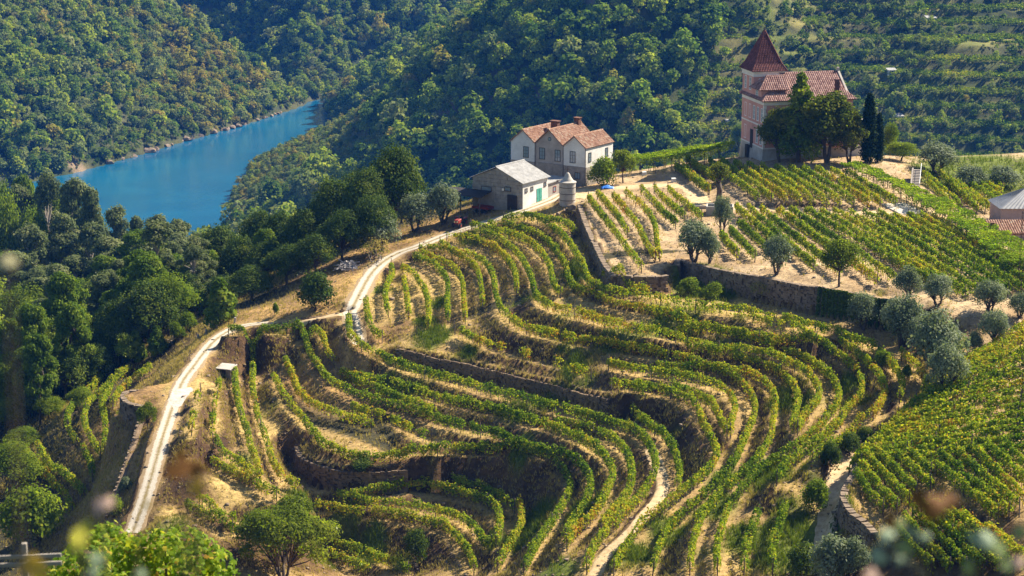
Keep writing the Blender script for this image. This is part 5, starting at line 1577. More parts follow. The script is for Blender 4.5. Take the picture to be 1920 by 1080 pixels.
def window(root, face, x, z, w, h, depth=0.0, frame='frame', bars=(2, 3), name='window', label=None):
    """window set on a wall face: face 'front' (y = depth, looks to -y) or 'right' (x = depth, looks to +x) or 'left' (x = depth, looks to -x)"""
    def P(a, b, c):          # a along the wall, b out of the wall, c up
        return (a, depth - b, c) if face == 'front' else ((depth + b, a, c) if face == 'right' else (depth - b, a, c))
    def box(bd, a0, a1, b0, b1, c0, c1):
        p, q = P(a0, b0, c0), P(a1, b1, c1)
        lo = [min(i, j) for i, j in zip(p, q)]; hi = [max(i, j) for i, j in zip(p, q)]
        bd.box(lo[0], hi[0], lo[1], hi[1], lo[2], hi[2])
    f = Build(); t = .09
    box(f, x - w / 2 - t, x + w / 2 + t, .003, .07, z + h, z + h + t); box(f, x - w / 2 - t - .04, x + w / 2 + t + .04, .003, .11, z - t, z)
    box(f, x - w / 2 - t, x - w / 2, .003, .07, z, z + h); box(f, x + w / 2, x + w / 2 + t, .003, .07, z, z + h)
    for i in range(1, bars[0]): a = x - w / 2 + w * i / bars[0]; box(f, a - .025, a + .025, .003, .045, z, z + h)
    for i in range(1, bars[1]): c = z + h * i / bars[1]; box(f, x - w / 2, x + w / 2, .004, .042, c - .022, c + .022)
    o = f.obj(name, M[frame], root)
    if label: o['label'] = label
    g = Build(); box(g, x - w / 2 - .01, x + w / 2 + .01, .002, .02, z - .01, z + h + .01)
    g.obj('pane', M['glass'], o)
    return o

def gable_wall(b, x0, x1, y0, y1, z0, ze, zr):
    xm = (x0 + x1) / 2
    b.poly([(x0, y0, z0), (x1, y0, z0), (x1, y0, ze), (xm, y0, zr), (x0, y0, ze)], (0, y1 - y0, 0))

# --- white house with three gables
p0 = hit(1098, 349)
RH = -math.radians(34)
house = thing('white_house', tuple(p0), 'white three-gabled house with orange tiled roofs and a grey middle gable', 'house', rz=RH)
ze = 6.85
for x0, x1, y1, zr, mat, lab in ((-16.0, -10.75, 9.0, 9.0, 'white_wall', None), (-10.70, -4.75, 10.5, 9.5, 'grey_wall', 'bare grey middle gable wall'), (-4.70, 0, 9.2, 8.75, 'white_wall', None)):
    b = Build(); y0 = .12 if mat == 'grey_wall' else 0.0
    gable_wall(b, x0, x1, y0, y1, 3.25, ze, zr - .12)
    o = b.obj('wall', M[mat], house)
    if lab: o['label'] = lab
    xm = (x0 + x1) / 2; ov = .28; sl = (zr - ze) / ((x1 - x0) / 2)
    zlo = ze - sl * ov * .6; ex = ov * .6
    xl = x0 - (ex if x0 < -15 else -.02); xr = x1 + (ex if x1 > -1 else -.02)
    zl = ze - sl * ex if x0 < -15 else ze + .03; zr_ = ze - sl * ex if x1 > -1 else ze + .03
    rf = tiled('roof', [[(xr, -ov, zr_), (xr, y1 + ov, zr_), (xm, y1 + ov, zr), (xm, -ov, zr)], [(xl, y1 + ov, zl), (xl, -ov, zl), (xm, -ov, zr), (xm, y1 + ov, zr)]],
               M['terracotta'], house, ridges=[((xm, -ov, zr + .03), (xm, y1 + ov, zr + .03))], seed=int(-x0))
    if mat == 'grey_wall':
        c = Build().box(xm - .5, xm + .5, 9.0, 9.9, zr - .9, zr + .9).box(xm - .62, xm + .62, 8.88, 10.02, zr + .9, zr + 1.05); c.obj('chimney', M['terracotta'], rf)
    if x0 < -15:
        c = Build().box(x1 - 1.2, x1 + .2, 7.0, 7.9, ze - .3, zr + .75).box(x1 - 1.35, x1 + .35, 6.85, 8.05, zr + .75, zr + .9); c.obj('chimney', M['terracotta'], rf)
pb = Build().box(-16.03, .03, -.03, 9.0, -1.5, 3.22); pb.box(-16.06, .06, -.06, .4, 3.22, 3.34); pb.obj('plinth', M['plinth'], house)
window(house, 'front', -12.7, 4.05, .95, 1.85, 0.0, bars=(2, 3)); window(house, 'front', -9.3, 4.05, 1.0, 1.9, .12, bars=(2, 3)); window(house, 'front', -6.0, 3.95, 1.0, 1.9, .12, bars=(2, 3))
window(house, 'front', -2.75, 4.0, 1.0, 1.9, 0.0, bars=(2, 3)); window(house, 'right', 1.3, 4.3, .75, 1.45, 0.0, bars=(2, 2)); window(house, 'right', 7.0, 4.4, .75, 1.5, 0.0, bars=(2, 2))
window(house, 'front', -1.7, 1.2, .95, 1.0, -.03, bars=(2, 1))
for x, zt in ((-10.72, 6.8), (-4.72, 6.8), (-.05, 6.7)):
    Build().tube([(x, -.09, .2), (x, -.09, zt)], .05, 6).obj('downpipe', M['iron'], house)
Build().tube([(.14, -.2, 6.72), (.14, 9.2, 6.72)], .07, 6).obj('gutter', M['iron'], house)
oc = Build(); oc.lathe([(.0, 0), (.36, 0), (.36, .05), (0, .05)], 18)
o = oc.obj('round_window', M['frame'], house, (-7.72, .118, 7.75), (math.pi / 2, 0, 0))
Build().lathe([(.0, .05), (.27, .05), (.27, .07), (0, .07)], 16).obj('pane', M['glass'], o)

# --- concrete block shed
p1 = hit(979, 393)
shed = thing('block_shed', tuple(p1), 'concrete block shed with a pale sheet roof and a green door', 'shed', rz=RH)
b = Build(); gable_wall(b, -10.4, 0, .10, 8.0, -1.6, 4.7, 6.75); b.obj('wall', M['grey_wall'], shed)
b = Build().box(.002, .07, .1, 8.0, -1.2, 4.62); b.obj('plaster', M['white_wall'], shed, (0, 0, 0)); 
blk = Build().box(-.495, .495, 0, .12, -.325, .325).mesh('block', M['block'], .02)
rngb = random.Random(4)
for r in range(10):
    z = -.3 + .68 * r
    for c in range(-11, 1):
        x = -.5 + c + (.5 if r % 2 else 0)
        if x < -10.0 or x > -.38: continue
        top = 4.7 + 2.05 * (1 - abs(x + 5.2) / 5.2) - .35
        if z + .33 > top + .1: continue
        link('block', blk, shed, (x, .035 - rngb.uniform(0, .03), z), (0, rngb.uniform(-.008, .008), 0))
# sheet roof: two slopes of overlapping corrugated sheets
for sx in (1, -1):
    xe = -5.2 + sx * 5.65; zeave = 4.7 - .15
    for i in range(6):
        y0 = -.35 + i * 1.45; b = Build(); k = 10; vs = []
        for j in range(k + 1):
            for (x, z) in ((xe, zeave), (-5.2, 6.95)):
                vs.append((x, y0 + 1.5 * j / k, z + .05 * (j % 2) + .012 * (i % 2)))
        for j in range(k + 1):
            for (x, z) in ((xe, zeave), (-5.2, 6.95)):
                vs.append((x, y0 + 1.5 * j / k, z + .05 * (j % 2) + .012 * (i % 2) - .04))
        o2 = 2 * (k + 1)
        fs = [(2 * j, 2 * j + 1, 2 * j + 3, 2 * j + 2) for j in range(k)] + [(o2 + 2 * j, o2 + 2 * j + 2, o2 + 2 * j + 3, o2 + 2 * j + 1) for j in range(k)]
        fs += [(2 * j, 2 * j + 2, o2 + 2 * j + 2, o2 + 2 * j) for j in range(k)]
        b.add(vs, fs).obj('roof_sheet', M['sheet'], shed)
Build().tube([(-5.2, -.4, 7.0), (-5.2, 8.4, 7.0)], .14, 6).obj('ridge_cap', M['sheet'], shed)
d = Build().box(.072, .13, 4.4, 6.0, -.2, 2.95); d.box(.13, .16, 5.18, 5.22, -.15, 2.9); d.box(.13, .15, 4.45, 5.95, 1.3, 1.4); d.obj('door', M['green_door'], shed)
for y, z in ((1.1, 2.9), (2.9, 2.95), (7.0, 3.1)): window(shed, 'right', y, z, .6, .55, .07, 'iron', (2, 1))
window(shed, 'front', -7.35, 2.6, 1.9, .65, -.12, 'iron', (7, 1), label='barred wide window'); window(shed, 'front', -2.9, 3.0, 1.1, .6, -.12, 'iron', (4, 1))
Build().box(-2.9, -1.0, -.28, -.13, -1.0, 2.35).box(-1.98, -1.94, -.30, -.28, -.5, 2.3).obj('wooden_door', M['dark_wood'], shed)
Build().box(-4.0, -3.6, -.3, -.13, 2.95, 3.35).obj('wall_lamp', M['trim'], shed)
b = Build().box(-4.5, -.2, 8.01, 14.0, -1.5, 3.3); b.obj('annex', M['grey_wall'], shed); Build().slab([(-4.8, 7.95, 3.35), (.1, 7.95, 3.35), (.1, 14.3, 3.6), (-4.8, 14.3, 3.6)], .12).obj('annex_roof', M['sheet'], shed)
window(shed, 'right', 10.5, 1.6, .7, .8, -.2, 'red', (1, 1))
# lean-to roof at its front left corner
lean = Build().slab([(-14.6, -3.6, 2.0), (-6.2, -3.6, 2.0), (-6.2, -.15, 2.6), (-14.6, -.15, 2.6)], .10)
lean.obj('lean_to_roof', M['dark_wood'], shed)
for x in (-14.3, -10.5, -6.5): Build().box(x - .07, x + .07, -3.5, -3.36, -1.8, 1.95).obj('lean_to_post', M['post'], shed)

# --- round tank with a conical cap and a cross
p2 = hit(1064, 379)
tank = thing('round_tank', tuple(p2), 'round concrete tank with a conical cap and an iron cross', 'tank')
Build().lathe([(1.38, -1.2), (1.38, 3.35), (1.36, 3.4)], 32).obj('drum', M['concrete'], tank, sm=False)
Build().lathe([(1.5, 3.41), (1.5, 3.56), (1.05, 3.75), (.62, 4.35), (.34, 4.95), (.16, 5.15)], 32).obj('cone_cap', M['concrete'], tank)
for k in range(3):
    Build().lathe([(1.395, .4 + k * 1.1), (1.41, .42 + k * 1.1), (1.41, .48 + k * 1.1), (1.395, .5 + k * 1.1)], 32).obj('hoop', M['iron'], tank)
Build().tube([(0, 0, 5.1), (0, 0, 6.15)], .05, 6).tube([(-.5, 0, 5.72), (.5, 0, 5.72)], .05, 6).obj('cross', M['iron'], tank)
Build().tube([(-1.2, -.4, 3.5), (-1.5, -.5, 3.9), (-1.75, -.55, 3.85)], .05, 6).lathe([(.2, 3.7), (.12, 3.9)], 10, (-1.75, -.55)).obj('lamp', M['iron'], tank)
rk = random.Random(8)
def rock_mesh(seed, mat):
    bm = bmesh.new(); bmesh.ops.create_icosphere(bm, subdivisions=2, radius=1.0); r = random.Random(seed)
    pl = [(Vector((r.gauss(0, 1), r.gauss(0, 1), r.gauss(0, 1))).normalized(), r.uniform(.45, .8)) for _ in range(9)]
    for v in bm.verts:
        for n, dd_ in pl:
            k = v.co.dot(n)
            if k > dd_: v.co -= n * (k - dd_)
        v.co += Vector((r.gauss(0, .03), r.gauss(0, .03), r.gauss(0, .03)))
    me = bpy.data.meshes.new('rock'); bm.to_mesh(me); bm.free(); me.materials.append(mat); return me
ROCK = [rock_mesh(s, M['stone']) for s in range(5)]
def rock(p, s, label, group, name='boulder', flat=.7):
    o = link(name, ROCK[rk.randrange(5)], None, (p[0], p[1], p[2] + s * .15), (0, 0, rk.uniform(0, 6.28)), (s, s * rk.uniform(.7, 1.1), s * flat))
    put(o, label, 'rock', group)
for u, v, s, w in ((1072, 392, 1.2, 'largest dark rock below the round tank'), (1060, 397, .7, 'small rock below the round tank, on its left'), (1085, 399, .8, 'rock between the round tank and the corner plot wall'), (1047, 402, .55, 'low rock nearest the white road below the tank')):
    rock(hit(u, v), s, w, None)

# --- the pink mansion
p3 = hit(1430, 303)
BM = math.radians(12.5)
man = thing('mansion', tuple(p3), 'pink mansion with a square tower under a steep dark red roof', 'mansion', rz=BM)
man.scale = (.92, 1.0, 1.02)
EZ = 10.7
b = Build().box(0, 17.3, 0, 12, 2.2, EZ); b.obj('wall', M['pink'], man)
b = Build()
b.add([(-.5, -.5, -2.5), (17.8, -.5, -2.5), (17.8, 12.5, -2.5), (-.5, 12.5, -2.5), (-.06, -.06, 2.2), (17.36, -.06, 2.2), (17.36, 12.06, 2.2), (-.06, 12.06, 2.2)], [(0, 3, 2, 1), (4, 5, 6, 7), (0, 1, 5, 4), (1, 2, 6, 5), (2, 3, 7, 6), (3, 0, 4, 7)])
b.obj('plinth', M['concrete'], man)
tr = Build()
for z0, z1, pr in ((2.2, 2.42, .10), (6.05, 6.3, .08), (EZ - .75, EZ - .02, .10)):
    tr.box(-pr, 17.3 + pr, -pr, -.003, z0, z1); tr.box(-pr, -.003, -.003, 12 + pr, z0, z1); tr.box(17.303, 17.3 + pr, -.003, 12 + pr, z0, z1)
tr.obj('belt_course', M['trim'], man)
for x, y in ((-.05, -.05), (17.0, -.05)):
    q = Build()
    for k in range(12):
        w = .55 if k % 2 else .38; z = 2.45 + k * .62
        if z + .58 > EZ - .8: break
        q.box(x, x + w if x < 1 else x + .36, y, y + w, z, z + .58)
    q.obj('quoin', M['trim'], man)
def mwin(face, x, z, w, h, dep=0.0):
    o = window(man, face, x, z, w, h, dep, 'white_frame', (2, 3))
for y in (1.0, 3.2, 5.3, 7.5, 10.0):
    mwin('left', y, 6.9, .85, 2.3); 
for y in (1.3, 3.4, 9.9): mwin('left', y, 2.9, .85, 2.3)
for x in (2.9, 6.4, 9.9, 13.4, 16.0): mwin('front', x, 6.75, 1.25, 2.25); mwin('front', x, 2.9, 1.2, 2.3)
Build().box(-.12, -.004, 5.6, 7.0, .3, 4.9).obj('door', M['dark_wood'], man)
Build().box(-.62, -.05, 6.9, 8.3, -1.2, 1.9).obj('cellar_door', M['dark_wood'], man)
ov = .55; zr = 14.9; ry = 6.0
A0 = (-ov, -ov, EZ); A1 = (17.3 + ov, -ov, EZ); A2 = (17.3 + ov, 12 + ov, EZ); A3 = (-ov, 12 + ov, EZ); R0 = (5.6, ry, zr); R1 = (16.6, ry, zr); R1e = (17.3 + ov * .3, ry, zr)
mr = tiled('roof', [[A0, A1, (17.3 + ov, ry, zr), R0], [A3, A0, R0], [A2, A3, R0, (17.3 + ov, ry, zr)]], M['old_tiles'], man, tw=.42, tl=.5, ridges=[(A0, R0), (A3, R0), (R0, (17.3 + ov, ry, zr))], seed=5, amp=.08)
Build().poly([(17.3, 0, EZ), (17.3, 12, EZ), (17.3, ry, zr - .15)], (-.4, 0, 0)).obj('gable_wall', M['pink'], man)
g = Build().slab([(17.35, -.4, EZ + .22), (17.75, -.4, EZ + .22), (17.75, ry, zr + .3), (17.35, ry, zr + .3)], .3); g.box(17.35, 17.75, ry - .3, ry + .3, zr + .1, zr + .7); g.obj('gable_coping', M['concrete'], man)
# front right bay with its own little hipped roof and chimney
b = Build().box(14.2, 17.9, -1.0, 4.0, 2.2, EZ + .05); b.obj('bay_wall', M['pink'], man)
E = EZ + .1; c4 = [(13.7, -1.5, E), (18.4, -1.5, E), (18.4, 4.3, E), (13.7, 4.3, E)]
br = tiled('bay_roof', [[c4[0], c4[1], (16.05, 1.3, E + 2.0), (16.05, 1.2, E + 2.0)], [c4[1], c4[2], (16.05, 1.5, E + 2.0)], [c4[3], c4[0], (16.05, 1.5, E + 2.0)], [c4[2], c4[3], (16.05, 1.5, E + 2.0)]], M['old_tiles'], man, tw=.42, tl=.5, ridges=[(c4[0], (16.05, 1.4, E + 2)), (c4[1], (16.05, 1.4, E + 2)), (c4[2], (16.05, 1.4, E + 2))], seed=6, amp=.08)
Build().box(14.6, 15.35, -.2, .55, E + .2, E + 3.3).box(14.5, 15.45, -.3, .65, E + 3.3, E + 3.45).obj('chimney', M['old_tiles'], br)
# attic block over the left front
b = Build().box(-.02, 5.2, 1.6, 6.2, EZ, 12.5); b.obj('attic_wall', M['pink'], man)
c4 = [(-.6, 1.1, 12.45), (5.6, 1.1, 12.45), (5.6, 6.7, 12.45), (-.6, 6.7, 12.45)]; q0 = (1.9, 3.9, 14.7); q1 = (5.6, 3.9, 14.7)
tiled('attic_roof', [[c4[0], c4[1], q1, q0], [c4[3], c4[0], q0], [c4[2], c4[3], q0, q1]], M['old_tiles'], man, tw=.42, tl=.5, ridges=[(c4[0], q0), (c4[3], q0), (q0, q1)], seed=7, amp=.08)
mwin('left', 3.9, 11.0, 1.0, 1.2, -.02)
# tower
TZ = 15.3
b = Build().box(-.06, 6.2, 5.9, 12.06, 2.2, TZ); b.obj('tower_wall', M['pink'], man)
t = Build().box(-.22, 6.36, 5.74, 12.22, TZ - 1.0, TZ - .75).box(-.16, 6.3, 5.8, 12.16, TZ - .75, TZ - .3).box(-.34, 6.48, 5.62, 12.34, TZ - .3, TZ - .02)
t.obj('cornice', M['trim'], man)
for y in (7.6, 10.2): mwin('left', y, 11.9, .8, 2.1, -.06)
for x in (1.5, 4.6): mwin('front', x, 12.0, .8, 1.9, 5.9)
cx, cy = 3.07, 8.98
def ring(r, z): return [(cx - r, cy - r, z), (cx + r, cy - r, z), (cx + r, cy + r, z), (cx - r, cy + r, z)]
r0, r1, r2 = ring(3.65, TZ - .02), ring(2.75, TZ + 1.2), ring(.06, TZ + 6.9)
fc = []
for i in range(4):
    j = (i + 1) % 4
    fc.append([r0[i], r0[j], r1[j], r1[i]]); fc.append([r1[i], r1[j], r2[j], r2[i]])
sp = tiled('tower_roof', fc, M['tower_tiles'], man, tw=.34, tl=.42, ridges=[(r0[i], r1[i]) for i in range(4)] + [(r1[i], r2[i]) for i in range(4)], seed=9, amp=.05)
Build().lathe([(.16, TZ + 6.7), (.2, TZ + 6.95), (.06, TZ + 7.3), (.02, TZ + 7.9)], 10, (cx, cy)).obj('finial', M['iron'], sp)

# white balustrade terrace at the right of the mansion
pt = hit(1603, 304) + np.array([0, 8, 0]); pt[2] = float(ground(pt[0], pt[1]))
ter = thing('terrace', tuple(pt), 'white balustraded terrace showing between the garden trees and the cypress', 'terrace', rz=BM)
Build().box(-4, 4, 0, 4, -1, 5.6).obj('wall', M['white_wall'], ter)
Build().box(-4.1, 4.1, -.1, .15, 6.5, 6.65).box(-4.1, 4.1, -.1, .15, 5.6, 5.75).obj('rail', M['trim'], ter)
bal = Build().lathe([(.07, 5.75), (.12, 6.0), (.06, 6.3), (.08, 6.5)], 8).mesh('baluster', M['trim'])
for k in range(14): link('baluster', bal, ter, (-3.8 + k * .58, .02, 0))
for x in (-3.9, 0, 3.9): Build().box(x - .2, x + .2, -.12, .2, 5.75, 7.3).obj('pier', M['trim'], ter)

# --- concrete water trough, little wall beside it
pw = hit(1349, 403)
tro = thing('water_trough', tuple(pw), 'open concrete water trough behind the tall thin olive', 'trough', rz=-.12)
b = Build().box(-2.2, 2.2, 0, .22, -.6, 1.35).box(-2.2, 2.2, 2.6, 2.82, -.6, 1.35).box(-2.2, -1.98, .22, 2.6, -.6, 1.35).box(1.98, 2.2, .22, 2.6, -.6, 1.35); b.obj('basin', M['concrete'], tro, bevel=.03)
Build().box(-1.98, 1.98, .22, 2.6, .6, .95).obj('water', M['pool'], tro)
pk = hit(1308, 392); lw = thing('garden_wall', tuple(pk), 'low dark garden wall left of the water trough', 'wall', rz=.06)
Build().box(-2.2, 2.2, -.15, .15, -.4, .55).obj('wall_body', M['plinth'], lw, bevel=.04)

# --- outbuildings at the right edge
pr = hit(1876, 420)
outb = thing('outbuilding', tuple(pr), 'mauve-walled outbuilding with a grey corrugated roof at the right edge', 'building', rz=.02)
M['mauve'] = plain('mauve_render', (.30, .22, .20), (.42, .32, .29), .5, .9, .01)
Build().box(0, 13, 0, 7, -2.2, 2.5).obj('wall', M['mauve'], outb)
b = Build(); k = 36; vs, fs = [], []
def corr(e0, e1, t0, t1, k):
    base = len(b.v); vs = []
    e0, e1, t0, t1 = (Vector(q) for q in (e0, e1, t0, t1))
    for i in range(k + 1):
        up = Vector((0, 0, .05 * (i % 2)))
        vs += [e0.lerp(e1, i / k) + up, t0.lerp(t1, i / k) + up, e0.lerp(e1, i / k) + up - Vector((0, 0, .05)), t0.lerp(t1, i / k) + up - Vector((0, 0, .05))]
    fs = []
    for i in range(k):
        a, c = 4 * i, 4 * i + 4
        fs += [(a, c, c + 1, a + 1), (a + 2, a + 3, c + 3, c + 2), (a, a + 2, c + 2, c)]
    b.add(vs, fs)
corr((-.35, -.35, 2.45), (13.3, -.35, 2.45), (4.6, 3.4, 5.1), (9.2, 3.4, 5.1), 40)
corr((-.35, 7.35, 2.45), (-.35, -.35, 2.45), (4.6, 3.6, 5.1), (4.6, 3.4, 5.1), 32)
corr((13.3, 7.35, 2.45), (-.35, 7.35, 2.45), (9.2, 3.4, 5.1), (4.6, 3.4, 5.1), 40)
b.obj('roof', M['metal_sheet'], outb)
Build().tube([(4.5, 3.4, 5.18), (9.3, 3.4, 5.18)], .12, 6).obj('ridge_cap', M['metal_sheet'], outb)
pr2 = hit(1856, 452)
hut = thing('tiled_outhouse', tuple(pr2), 'low outhouse with a pale orange tiled roof below the corrugated roof', 'building', rz=.0)
Build().box(0, 7, .2, 4.2, -1.5, 1.15).obj('wall', M['mauve'], hut)
tiled('roof', [[(-.25, 0, 1.05), (7.2, 0, 1.05), (7.2, 4.5, 2.3), (-.25, 4.5, 2.3)]], M['terracotta'], hut, tw=.36, tl=.5, seed=11, amp=.09)
Build().box(-.1, .4, -.6, -.1, -1.2, 2.9).obj('pillar', M['terracotta'], hut)
ps = hit(1790, 418)
pv = thing('low_wall', tuple(ps), 'low pale wall running from the pergola to the mauve outbuilding', 'wall', rz=.03)
Build().box(-2.5, 7.0, -.2, .2, -1.0, .35).obj('wall_body', M['trim'], pv)
pvp = hit(1690, 392)
slab_ = thing('paved_slab', tuple(pvp + np.array([0, 0, .06])), 'pale concrete paving under the pergola by the field track', 'paving', rz=.2)
Build().box(-1.8, 2.4, -4.5, 4.5, -.25, .05).obj('slab', M['apron'], slab_)

# stone stairs with a white handrail
s0, s1 = hit(1716, 356), hit(1722, 318)
dv = s1 - s0; L_ = min(math.hypot(dv[0], dv[1]), 9.0); rz_ = math.atan2(dv[1], dv[0]) - math.pi / 2
st = thing('staircase', tuple(s0), 'narrow stone stairs with a white handrail beside the far vine plot', 'stairs', rz=rz_)
stepm = Build().box(-.6, .6, 0, L_ / 13 - .02, -.9, .0).mesh('step', M['plinth'], .015)
for k in range(13): link('step', stepm, st, (0, k * L_ / 13, .16 + k * .155))
Build().tube([(.66, 0, 1.1), (.66, L_, 1.1 + 2.0)], .045, 6).tube([(.66, 0, -.2), (.66, 0, 1.1)], .04, 6).tube([(.66, L_, 1.5), (.66, L_, 3.1)], .04, 6).obj('handrail', M['white_frame'], st)
Build().poly([(-.9, 0, -.6), (-.62, 0, -.6), (-.62, 0, .3), (-.9, 0, .3)], (0, .01, 0)).poly([(-.9, .01, -.6), (-.9, L_, -.6), (-.9, L_, 2.3), (-.9, .01, .3)], (.27, 0, 0)).obj('side_wall', M['plinth'], st)

# mast at the right edge, poles behind the garden
pm = hit(1911, 552)
mast = thing('lattice_mast', tuple(pm), 'thin rusty lattice mast at the right edge of the lower field', 'mast')
H_ = 11.2; legs = [(.28, 0), (-.14, .24), (-.14, -.24)]
for x, y in legs: Build().tube([(x * 1.6, y * 1.6, -.5), (x, y, H_)], .028, 5).obj('leg', M['iron'], mast)
for k in range(14):
    z0, z1 = k * .8, k * .8 + .8; b = Build()
    for i in range(3):
        a, c = legs[i], legs[(i + 1) % 3]; b.tube([(a[0] * 1.3, a[1] * 1.3, z0), (c[0] * 1.3, c[1] * 1.3, z1)], .014, 4)
    b.obj('brace', M['iron'], mast)
for u, v, h, lab in ((1698, 276, 5.5, 'shorter wooden pole behind the yellow-green tree'), (1705, 278, 8.0, 'taller wooden pole with a crossbar behind the yellow-green tree')):
    p = hit(u, v); r = thing('utility_pole', tuple(p), lab, 'pole')
    Build().tube([(0, 0, -.6), (0, 0, h)], [.16, .11], 7).obj('pole', M['post'], r)
    if h > 6: Build().tube([(-.8, 0, h - .6), (.8, 0, h - .6)], .08, 5).obj('crossbar', M['post'], r)

# --- vine pergolas
def pergola(name, spec, width, hgt, label, seed, lpm=330, hangs=.13):
    px = catmull(trace(spec)); P = np.array([hit(u, v) for u, v in px]); P = resample(P, .5)
    P[:, 2] = ground(P[:, 0], P[:, 1])
    rng = np.random.default_rng(seed)
    o = P[0].copy(); root = thing(name, tuple(o), label, 'pergola')
    t = np.gradient(P[:, :2], axis=0); t /= np.linalg.norm(t, axis=1)[:, None] + 1e-9; n = np.stack([t[:, 1], -t[:, 0]], -1)
    seg = np.linalg.norm(np.diff(P[:, :2], axis=0), axis=1); s = np.concatenate([[0], np.cumsum(seg)]); L = s[-1]
    N_ = int(L * lpm); q = rng.uniform(0, L, N_)
    w0 = np.interp(q, [0, L], width)
    lat = rng.uniform(-1, 1, N_); lat = np.sign(lat) * np.abs(lat) ** .85 * w0 / 2 * (1 + .18 * np.sin(q * 1.1))
    x = np.interp(q, s, P[:, 0]) + np.interp(q, s, n[:, 0]) * lat; y = np.interp(q, s, P[:, 1]) + np.interp(q, s, n[:, 1]) * lat
    bumpy = .42 * fbm(x, y, 1.7, seed, 2) + .35 * fbm(x, y, 5, seed + 1, 2)
    z = ground(x, y) + hgt + bumpy + rng.normal(0, .10, N_)
    hang = rng.random(N_) < hangs; z[hang] -= rng.uniform(.2, 1.3, hang.sum())
    hole = fbm(x, y, 2.6, seed + 4, 2) > .42
    keep = ~hole | (rng.random(N_) < .25)
    c = np.stack([x, y, z], -1)[keep]; m = len(c)
    nr = np.stack([rng.normal(0, .5, m), rng.normal(-.1, .5, m), np.ones(m)], -1)
    tone = np.clip(.55 + .35 * fbm(c[:, 0], c[:, 1], 3.5, seed + 2, 2) + rng.normal(0, .13, m), 0, 1)
    v = leaf_quads(c - o, nr, rng.uniform(.17, .34, m), rng)
    link('foliage', mesh_np('pergola_foliage', v, quad_faces(m), M['pergola'], attrs={'tone': tone}), root)
    pm_ = Build().tube([(0, 0, -.4), (0, 0, 2.4)], .07, 5).mesh('post', M['post'])
    for d_ in np.arange(.5, L, 3.2):
        for sg in (-1, 1):
            w_ = np.interp(d_, [0, L], width) * .42 * sg
            xx = float(np.interp(d_, s, P[:, 0]) + np.interp(d_, s, n[:, 0]) * w_); yy = float(np.interp(d_, s, P[:, 1]) + np.interp(d_, s, n[:, 1]) * w_)
            link('post', pm_, root, (xx - o[0], yy - o[1], float(ground(xx, yy)) - o[2]))
            b = Build(); j = rng.normal(0, .12, 4)
            b.tube([(0, 0, -.2), (j[0], j[1], .9), (j[2], j[3], 2.3)], [.07, .05, .03], 4)
            b.obj('stem', M['bark'], root, (xx - o[0] + .25, yy - o[1], float(ground(xx, yy)) - o[2]))
    for sg in (-.42, 0, .42):
        pts_ = []
        for d_ in np.arange(.5, L, 1.6):
            w_ = np.interp(d_, [0, L], width) * sg
            xx = float(np.interp(d_, s, P[:, 0]) + np.interp(d_, s, n[:, 0]) * w_); yy = float(np.interp(d_, s, P[:, 1]) + np.interp(d_, s, n[:, 1]) * w_)
            pts_.append((xx - o[0], yy - o[1], float(ground(xx, yy)) - o[2] + hgt - .15))
        Build().tube(pts_, .04, 4).obj('beam', M['post'], root)
pergola('vine_pergola', 'Q 925,330 1040,372 1160,420 1280,478 1400,545 1500,600 1610,672 1720,745 1830,820 1960,905', (3.2, 6.2), 2.35, 'long bright green vine pergola sloping down the right side of the fields', 501)
pergola('vine_pergola', 'P 1186,327 1230,321 1263,316 1297,310 1330,303 1366,297', (4.6, 6.0), 2.9, 'bright green vine pergola from the white house to the mansion', 507, 480, .32)

# --- tractor, trailer, tarpaulin, woodpile and small things in the yard
ptr = hit(861, 425)
tra = thing('tractor', tuple(ptr), 'small red tractor parked in the shade by the white road', 'tractor', rz=math.radians(-18))
Build().box(-.42, .42, -1.55, .1, .75, 1.4).box(-.36, .36, -1.62, -1.55, .8, 1.3).obj('hood', M['red'], tra, bevel=.06)
Build().box(-.3, .3, -1.4, 1.3, .5, .75).obj('chassis', M['iron'], tra)
for x in (-.24, .24): Build().lathe([(.12, 0), (.13, .05), (.06, .08)], 12).obj('headlight', M['lamp'], tra, (x, -1.62, 1.12), (math.pi / 2, 0, 0))
for x in (-.78, .78):
    w = Build().lathe([(.35, -.2), (.62, -.2), (.70, -.1), (.70, .1), (.62, .2), (.35, .2)], 20).obj('rear_wheel', M['rubber'], tra, (x, .95, .70), (0, math.pi / 2, 0))
    Build().lathe([(.05, -.21), (.34, -.21), (.34, .21), (.05, .21)], 14).obj('rim', M['red'], w)
    w = Build().lathe([(.2, -.12), (.40, -.12), (.44, 0), (.40, .12), (.2, .12)], 16).obj('front_wheel', M['rubber'], tra, (x * .85, -1.15, .44), (0, math.pi / 2, 0))
    Build().lathe([(.04, -.13), (.2, -.13), (.2, .13), (.04, .13)], 12).obj('rim', M['red'], w)
    sx = 1 if x > 0 else -1
    Build().box(min(x - .25 * sx, x + .22 * sx), max(x - .25 * sx, x + .22 * sx), .35, 1.6, 1.42, 1.5).obj('mudguard', M['red'], tra)
Build().box(-.28, .28, .7, 1.2, 1.05, 1.15).box(-.28, .28, 1.15, 1.25, 1.15, 1.6).obj('seat', M['rubber'], tra)
Build().tube([(0, .1, 1.4), (0, .35, 1.75)], .03, 6).lathe([(.2, 1.73), (.22, 1.76), (.2, 1.79)], 14, (0, .36)).obj('steering_wheel', M['iron'], tra)
Build().tube([(-.6, 1.5, 1.5), (-.6, 1.5, 2.5), (.6, 1.5, 2.5), (.6, 1.5, 1.5)], .04, 6).obj('roll_bar', M['iron'], tra)
pq = hit(905, 398)
trl = thing('trailer', tuple(pq), 'red flatbed trailer under the dark lean-to beside the shed', 'trailer', rz=RH)
